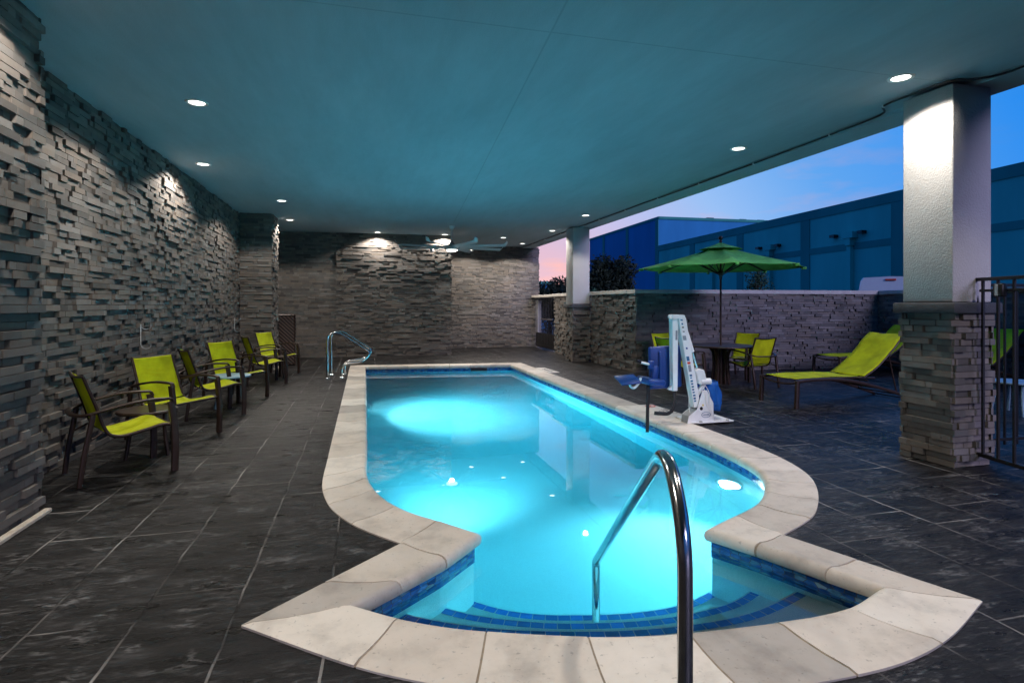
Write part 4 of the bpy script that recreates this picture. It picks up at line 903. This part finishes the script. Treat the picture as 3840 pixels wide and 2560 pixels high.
# seat: back shell seen edge-on from behind, cushion, footrest
def shell(P, y0, y1, bulge, mat, name, thick=.02):
    # curved panel: P is a list of (x4,y4) down the panel, width along y
    g = []
    for (x, y) in P:
        g.append([Vector((lx(x) + bulge * (1 - (j / 5 - 1) ** 2), y0 + (y1 - y0) * j / 10, lz(y))) for j in range(11)])
    m = MB(); m.sheet(g, thick); return m.build(name, mat, t)
m = MB(); m.bbox((lx(543), .10, lz(1112)), (.45, .05, .54), .055, seg=4, mat=Matrix.Rotation(R(-2), 3, 'Y')); m.build('seat_back', M['blue_plastic'], t)
m = MB(); m.bbox((lx(500), .065, lz(1110)), (.03, .03, .40), .012, seg=2); m.bbox((lx(615), .065, lz(1110)), (.03, .03, .40), .012, seg=2); m.build('back_rib', M['blue_plastic'], t)
m = MB(); m.bbox((lx(428), .02, lz(1195)), (.24, .34, .085), .03, seg=3, mat=Matrix.Rotation(R(8), 3, 'Y')); m.build('seat_cushion', M['blue_plastic'], t)
m = MB(); m.bbox((lx(445), -.02, lz(1155)), (.09, .04, .24), .02, seg=3, mat=Matrix.Rotation(R(6), 3, 'Y')); m.build('side_guard', M['blue_plastic'], t)
m = MB(); m.bbox((lx(425), .0, lz(1090)), (.07, .05, .11), .012, seg=2); m.build('armrest_bracket', M['blue_plastic'], t)
m = MB(); m.ptube([(lx(430), -.0, lz(1090)), (lx(345), -.03, lz(1068))], .016, 12); ar = m.build('armrest', M['white_paint'], t)
m = MB(); m.ptube([(lx(350), -.029, lz(1069)), (lx(322), -.04, lz(1060))], .019, 12); m.build('grip', M['black'], ar)
m = MB(); m.bbox((lx(272), -.02, lz(1178)), (.26, .24, .022), .008, seg=2, mat=Matrix.Rotation(R(18), 3, 'X') @ Matrix.Rotation(R(-4), 3, 'Y')); m.build('footrest', M['blue_plastic'], t)
m = MB(); m.ptube(cat_([(lx(360), .0, lz(1170)), (lx(345), 0, lz(1205)), (lx(318), 0, lz(1232)), (lx(296), 0, lz(1226)), (lx(286), -.01, lz(1206))], 6), .015, 12); m.build('footrest_tube', M['white_paint'], t)
for P in ([(395, 1205, -.05), (390, 1300, -.06), (383, 1420, -.075), (381, 1512, -.08)], [(600, 1240, .07), (598, 1290, .06), (585, 1345, .02), (560, 1385, -.02), (520, 1402, -.06), (470, 1398, -.08), (425, 1392, -.08)]):
    m = MB(); m.sweep(cat_([(lx(x), y, lz(z)) for x, z, y in P], 5), rectprof(.046, .004, .001), up=(0, -1, .05)); m.build('strap', M['rubber'], t)
# control box under a cloth cover
m = MB(); quadbar(m, [(735, 1225), (826, 1205), (828, 1345), (740, 1340)], .02, .16); bev(m.build('battery_box', M['blue_plastic'], t), .02)
m = MB(); g = []
for i in range(9):
    v = i / 8; z = lz(1212) + (lz(1405) - lz(1212)) * v; w = .30 * math.sin(math.pi * (.25 + .62 * v)); row = []
    for j in range(17):
        a = math.pi * (-.5 + j / 16 * 2); row.append(Vector((lx(838) + .055 * v + w * .42 * math.cos(a) * (1 + .16 * math.sin(5 * a + v * 7)), .09 + .13 * math.sin(a) * (1 + .1 * math.sin(3 * a + v * 5)), z)))
    g.append(row)
m.sheet(g, .003); m.build('cloth_cover', M['blue_cloth'], t)
m = MB(); quadbar(m, [(872, 1232), (900, 1265), (918, 1320), (908, 1390), (888, 1416), (862, 1398), (886, 1330)], .05, .16); bev(m.build('cover_hem', M['rubber'], t), .01)
m = MB(); quadbar(m, [(822, 1345), (843, 1345), (840, 1440), (826, 1440)], .03, .07); m.build('rear_post', M['black'], t)
for P in ([(765, 1230, -.03), (757, 1290, -.09), (770, 1360, -.10), (800, 1430, -.11), (815, 1462, -.05)], [(775, 1228, -.03), (785, 1280, -.09), (785, 1350, -.10), (815, 1440, -.10), (880, 1462, -.06)], [(660, 1240, .0), (650, 1290, -.08), (650, 1360, -.09), (655, 1400, -.09)]):
    m = MB(); m.ptube(cat_([(lx(x), y, lz(z)) for x, z, y in P], 6), .004, 6); m.build('wire', M['trim'], t)
# warning mark and the oval badge on the side plate (its word is too blurred to read)
m = MB(); m.xzprism([(lx(737), lz(1362)), (lx(751), lz(1362)), (lx(744), lz(1348))], -.0875, -.0855); m.build('warning_mark', M['yellow'], t)
def oval(cx, cz, a, b, y, th_=.004, n=28):
    m = MB(); m.ptube([(cx + a * math.cos(2 * math.pi * i / n), y, cz + b * math.sin(2 * math.pi * i / n)) for i in range(n)], th_, 6, closed=True); return m
bd = oval(lx(765), lz(1420), .062, .034, -.0865, .0028).build('badge', M['label_blue'], t)
m = MB(); rr = random.Random(4)
for k in range(9): m.box((lx(765) - .04 + k * .010, -.0862, lz(1420)), (.006, .001, .010 + rr.random() * .008))
m.build('badge_mark', M['label_blue'], bd)
for (x, y) in ((-.17, -.12), (.22, -.11), (.24, .24)):
    m = MB(); m.lathe([(.0, .052), (.018, .048), (.022, .032)], (x, y, 0), 8); m.build('bolt', M['grey_paint'], t)

# ------------------------------------------------------------------ depth / warning tiles
def text_mesh(s, size, mat, parent, loc, rot, name='lettering', ext=.0004):
    cu = bpy.data.curves.new(name, 'FONT'); cu.body = s; cu.size = size; cu.align_x = 'CENTER'; cu.align_y = 'CENTER'; cu.extrude = ext
    o = bpy.data.objects.new('tmp', cu); COL.objects.link(o); dg = bpy.context.evaluated_depsgraph_get(); me = bpy.data.meshes.new_from_object(o.evaluated_get(dg))
    bpy.data.objects.remove(o); me.materials.clear(); me.materials.append(mat); q_ = bpy.data.objects.new(name, me); COL.objects.link(q_); q_.parent = parent; q_.location = loc; q_.rotation_euler = rot; return q_
t = thing('warning_sign_tile', 'white floor tile with red ring and NO DIVING lettering, beside the pool lift', 'floor sign', (4.08, 7.25, 0), R(92))
m = MB(); m.bbox((0, 0, .006), (.95, .22, .010), .002); m.build('tile', M['marker'], t)
m = MB(); m.ptube([(.33 + .07 * math.cos(2 * math.pi * i / 24), .07 * math.sin(2 * math.pi * i / 24), .013) for i in range(24)], .005, 6, closed=True); m.ptube([(.28, .05, .013), (.38, -.05, .013)], .005, 6); m.build('prohibition_ring', M['red'], t)
text_mesh('NO\nDIVING', .10, M['ink'], t, (-.1, 0, .0125), (0, 0, 0))
t = thing('warning_sign_tile', 'white floor tile with small dark marks at the far right edge of the pool', 'floor sign', (4.05, 12.4, 0), R(92))
m = MB(); m.bbox((0, 0, .006), (1.0, .22, .010), .002); m.build('tile', M['marker'], t)
text_mesh('NO DIVING', .12, M['ink'], t, (-.05, 0, .0125), (0, 0, 0))

# ------------------------------------------------------------------ warehouses, van, shed
def seg_wall(mb, a, b, s0, s1, z0, z1, out, th_=.1):
    A, B = Vector((a[0], a[1], 0)), Vector((b[0], b[1], 0)); u = (B - A).normalized(); n = Vector((-u.y, u.x, 0))
    P = [A + u * s0, A + u * s1]; o = n * out
    mb.prism([(P[0].x, P[0].y), (P[1].x, P[1].y), (P[1].x + o.x, P[1].y + o.y), (P[0].x + o.x, P[0].y + o.y)], z0, z1)
A_ = (28.2, 2.0); B_ = (31.6, 57.0); Lw = (Vector(B_) - Vector(A_)).length
t = thing('warehouse', 'long windowless warehouse with dark grid bands and downpipes, beyond the low wall', 'building', (0, 0, 0))
m = MB(); m.prism([A_, (60, 2), (60, 57), B_], 0, 8.0); m.build('wall', M['ware'], t)
m = MB(); seg_wall(m, A_, B_, 0, Lw, 7.45, 8.05, .06); m.build('parapet_band', M['ware_dark'], t)
m = MB(); seg_wall(m, A_, B_, 0, Lw, 5.0, 5.4, .04); m.build('middle_band', M['ware_dark'], t)
def s_of(u_img):
    f_ = 1306; th_ = math.atan(339 / f_); a = (u_img - 1176) / f_; dx = a * math.cos(th_) + math.sin(th_); dy = -a * math.sin(th_) + math.cos(th_)
    # intersect ray with line A-B
    ax, ay = A_; bx, by = B_; ux, uy = (bx - ax) / Lw, (by - ay) / Lw
    den = dx * uy - dy * ux; tt = (ax * uy - ay * ux) / den; return (tt * dx - ax) * ux + (tt * dy - ay) * uy
for u_ in (2063, 1850, 1700, 1590):
    s = s_of(u_); m = MB(); seg_wall(m, A_, B_, s - .45, s + .45, 0, 7.44, .05); m.build('pilaster_band', M['ware_dark'], t)
s = s_of(2063) - 9; m = MB(); seg_wall(m, A_, B_, s - .45, s + .45, 0, 7.44, .05); m.build('pilaster_band', M['ware_dark'], t)
for u_, zz in ((1957, 6.0), (1772, 6.0), (1640, 5.6)):
    s = s_of(u_); m = MB(); seg_wall(m, A_, B_, s - .15, s + .15, 0, zz - .5, .28); seg_wall(m, A_, B_, s - .5, s + .4, zz - .3, zz + .1, .45); seg_wall(m, A_, B_, s - .25, s + .15, zz - .75, zz - .25, .4); m.build('downpipe', M['ware'], t)
    for dd in (-.95, 1.35):
        m = MB(); seg_wall(m, A_, B_, s + dd - .2, s + dd + .2, zz - .1, zz + .08, .35); m.build('wall_lamp', M['black'], t)
C_ = (31.6, 57.0); D_ = (32.4, 78.9)
t = thing('warehouse', 'taller deep blue warehouse block rising behind the lower one, its roof edge against the sky', 'building', (0, 0, 0))
m = MB(); m.prism([C_, (75, 55.5), (75, 79), D_], 0, 11.2); m.build('wall', M['ware2'], t)
Lq = (Vector(D_) - Vector(C_)).length
for s in (0.3, Lq * .38, Lq * .74):
    m = MB(); seg_wall(m, C_, D_, s - .3, s + .45, 0, 11.0, .05); m.build('pilaster_band', M['ware_dark'], t)
m = MB(); seg_wall(m, C_, D_, 0, Lq, 11.0, 11.3, .06); m.prism([(31.6, 56.9), (75, 55.4), (75, 55.5), (31.6, 57)], 11.0, 11.3); m.build('parapet_band', M['ware_dark'], t)
m = MB()
for x in (40, 44.5, 47): m.box((x, 60, 11.6), (.9, .5, .6))
m.build('roof_unit', M['black'], t)
# shed
t = thing('utility_shed', 'blue-grey metal shed seen over the far gate, left of the bushes', 'shed', (10.75, 34.3, 0), R(-16))
m = MB(); m.box((0, 0, 1.4), (1.3, 2, 2.8))
for k in range(9): m.box((-.6 + k * .15, -1.02, 1.4), (.06, .05, 2.8))
m.build('body', M['ware2'], t); m = MB(); m.box((0, 0, 2.86), (1.6, 2.3, .16)); m.build('roof', M['ware'], t)
# van
t = thing('van', 'pale van parked behind the low wall, only its roof and rear window line showing', 'van', (18.5, 16.6, 0), R(-47))
g = MB(); prof = [(-.94, .35), (-.97, .9), (-.95, 1.4), (-.92, 1.9), (-.85, 2.30), (-.78, 2.41), (0, 2.44), (.78, 2.41), (.85, 2.30), (.92, 1.9), (.95, 1.4), (.97, .9), (.94, .35)]
ys = [(-2.35, .96, 0), (-2.28, 1.0, 0), (0, 1.0, 0), (1.7, 1.0, 0), (2.2, .96, -.35), (2.9, .9, -1.1), (3.2, .84, -1.35)]
rows = [[Vector((x * k, y, max(.35, z + (dz if z > 1.2 else 0)) if z < 1.2 or dz == 0 else max(1.1, z + dz))) for x, z in prof] for y, k, dz in ys]
g.sheet(rows, 0); g.add(rows[0], [tuple(range(len(prof)))]); g.add(rows[-1], [tuple(range(len(prof)))]); g.build('body', M['van'], t)
m = MB(); m.add([(-.74, -2.362, 1.15), (.74, -2.362, 1.15), (.72, -2.362, 1.70), (-.72, -2.362, 1.70)], [(0, 1, 2, 3)]); m.build('rear_window', M['glass_dark'], t)
m = MB(); m.bbox((0, -2.36, 2.33), (.30, .05, .06), .01); m.build('brake_light', M['red'], t)
for x in (-.88, .88):
    for y in (-1.6, 2.0):
        m = MB(); m.lathe([(.0, -.11), (.33, -.11), (.35, -.08), (.35, .08), (.33, .11), (.0, .11)], n=24); m.v = [tuple(Matrix.Rotation(R(90), 3, 'Y') @ Vector(v) + Vector((x, y, .35))) for v in m.v]; m.build('wheel', M['rubber'], t)
    m = MB(); m.bbox((x * .98, -2.35, 1.25), (.12, .05, .35), .015); m.build('tail_light', M['red'], t)

# ------------------------------------------------------------------ trees and shrubs
def foliage(mb, c, rad, n, size, seed, clumps=14):
    rnd = random.Random(seed); C0 = Vector(c); cl = []
    for _ in range(clumps):
        d = Vector((rnd.gauss(0, 1), rnd.gauss(0, 1), rnd.gauss(0, 1))).normalized() * (rnd.random() ** .5) * .72
        cl.append((C0 + Vector((d.x * rad[0], d.y * rad[1], d.z * rad[2])), rnd.uniform(.28, .5)))
    for i in range(n):
        c_, k = rnd.choice(cl); d = Vector((rnd.gauss(0, 1), rnd.gauss(0, 1), rnd.gauss(0, 1))); d = d.normalized() * (rnd.random() ** .4) * k * 1.15
        p = c_ + Vector((d.x * rad[0], d.y * rad[1], d.z * rad[2])); a = Vector((rnd.gauss(0, 1), rnd.gauss(0, 1), rnd.gauss(0, 1))).normalized(); b = a.cross(Vector((rnd.gauss(0, 1), rnd.gauss(0, 1), rnd.gauss(0, 1)))).normalized()
        s = size * rnd.uniform(.6, 1.4); mb.add([p - a * s, p + b * s * .42, p + a * s, p - b * s * .42], [(0, 1, 2, 3)])
    return cl
def tree(name, label, cat, loc, h, rad, cz, n, size, mat, seed, clumps=16, group=None):
    t = thing(name, label, cat, loc, 0, group); m = MB(); cl = foliage(m, (0, 0, cz), rad, n, size, seed, clumps); m.build('crown', mat, t, raw=True)
    k = MB(); k.ptube(cat_([(0, 0, 0), (.04, .02, cz * .4), (-.02, .03, cz), (0, 0, cz + rad[2] * .5)], 4), .10 * rad[0] / 1.1, 8, scales=[1 - .8 * i / 12 for i in range(13)])
    for c_, _ in cl[:7]: k.ptube([(0, 0, cz * .55), tuple(Vector((0, 0, cz * .55)).lerp(c_, .6) + Vector((0, 0, .1))), tuple(c_)], .03, 5, scales=[1, .7, .3])
    k.build('trunk', M['bark'], t); return t
tree('round_tree', 'large dark round-crowned tree in front of the blue warehouse, left of the umbrella', 'tree', (9.35, 20.4, 0), 3.4, (1.12, 1.0, 1.35), 2.1, 16000, .075, M['leaf_dark'], 11, 34)
tree('young_tree', 'small thin young tree seen behind the umbrella pole over the low wall', 'tree', (13.6, 17.4, 0), 3.2, (.75, .6, .9), 2.25, 1500, .045, M['leaf_mid'], 12, 12)
GS = 'dark bushes beyond the far low wall'
for i, (x, y, r, h, lb) in enumerate(((7.75, 23.5, 1.2, 2.75, 'dark leafy bush over the far gate, right of the metal shed'), (9.0, 24.3, 1.1, 2.7, 'dark leafy bush directly left of the far column'), (10.1, 24.0, 1.1, 2.75, 'low dark bush showing just right of the far column'), (7.1, 26.0, 1.3, 2.3, 'low dark bush behind the bars of the far gate'))):
    tree('bush', lb, 'bush', (x, y, 0), h, (r, r * .8, h * .46), h * .54, 7000, .085, M['leaf_dark'], 20 + i, 18, GS)
tree('bush', 'low green bush at the foot of the large round tree', 'bush', (8.3, 19.6, 0), 2.0, (.9, .6, .85), 1.25, 2600, .06, M['leaf_mid'], 30, 10, GS)
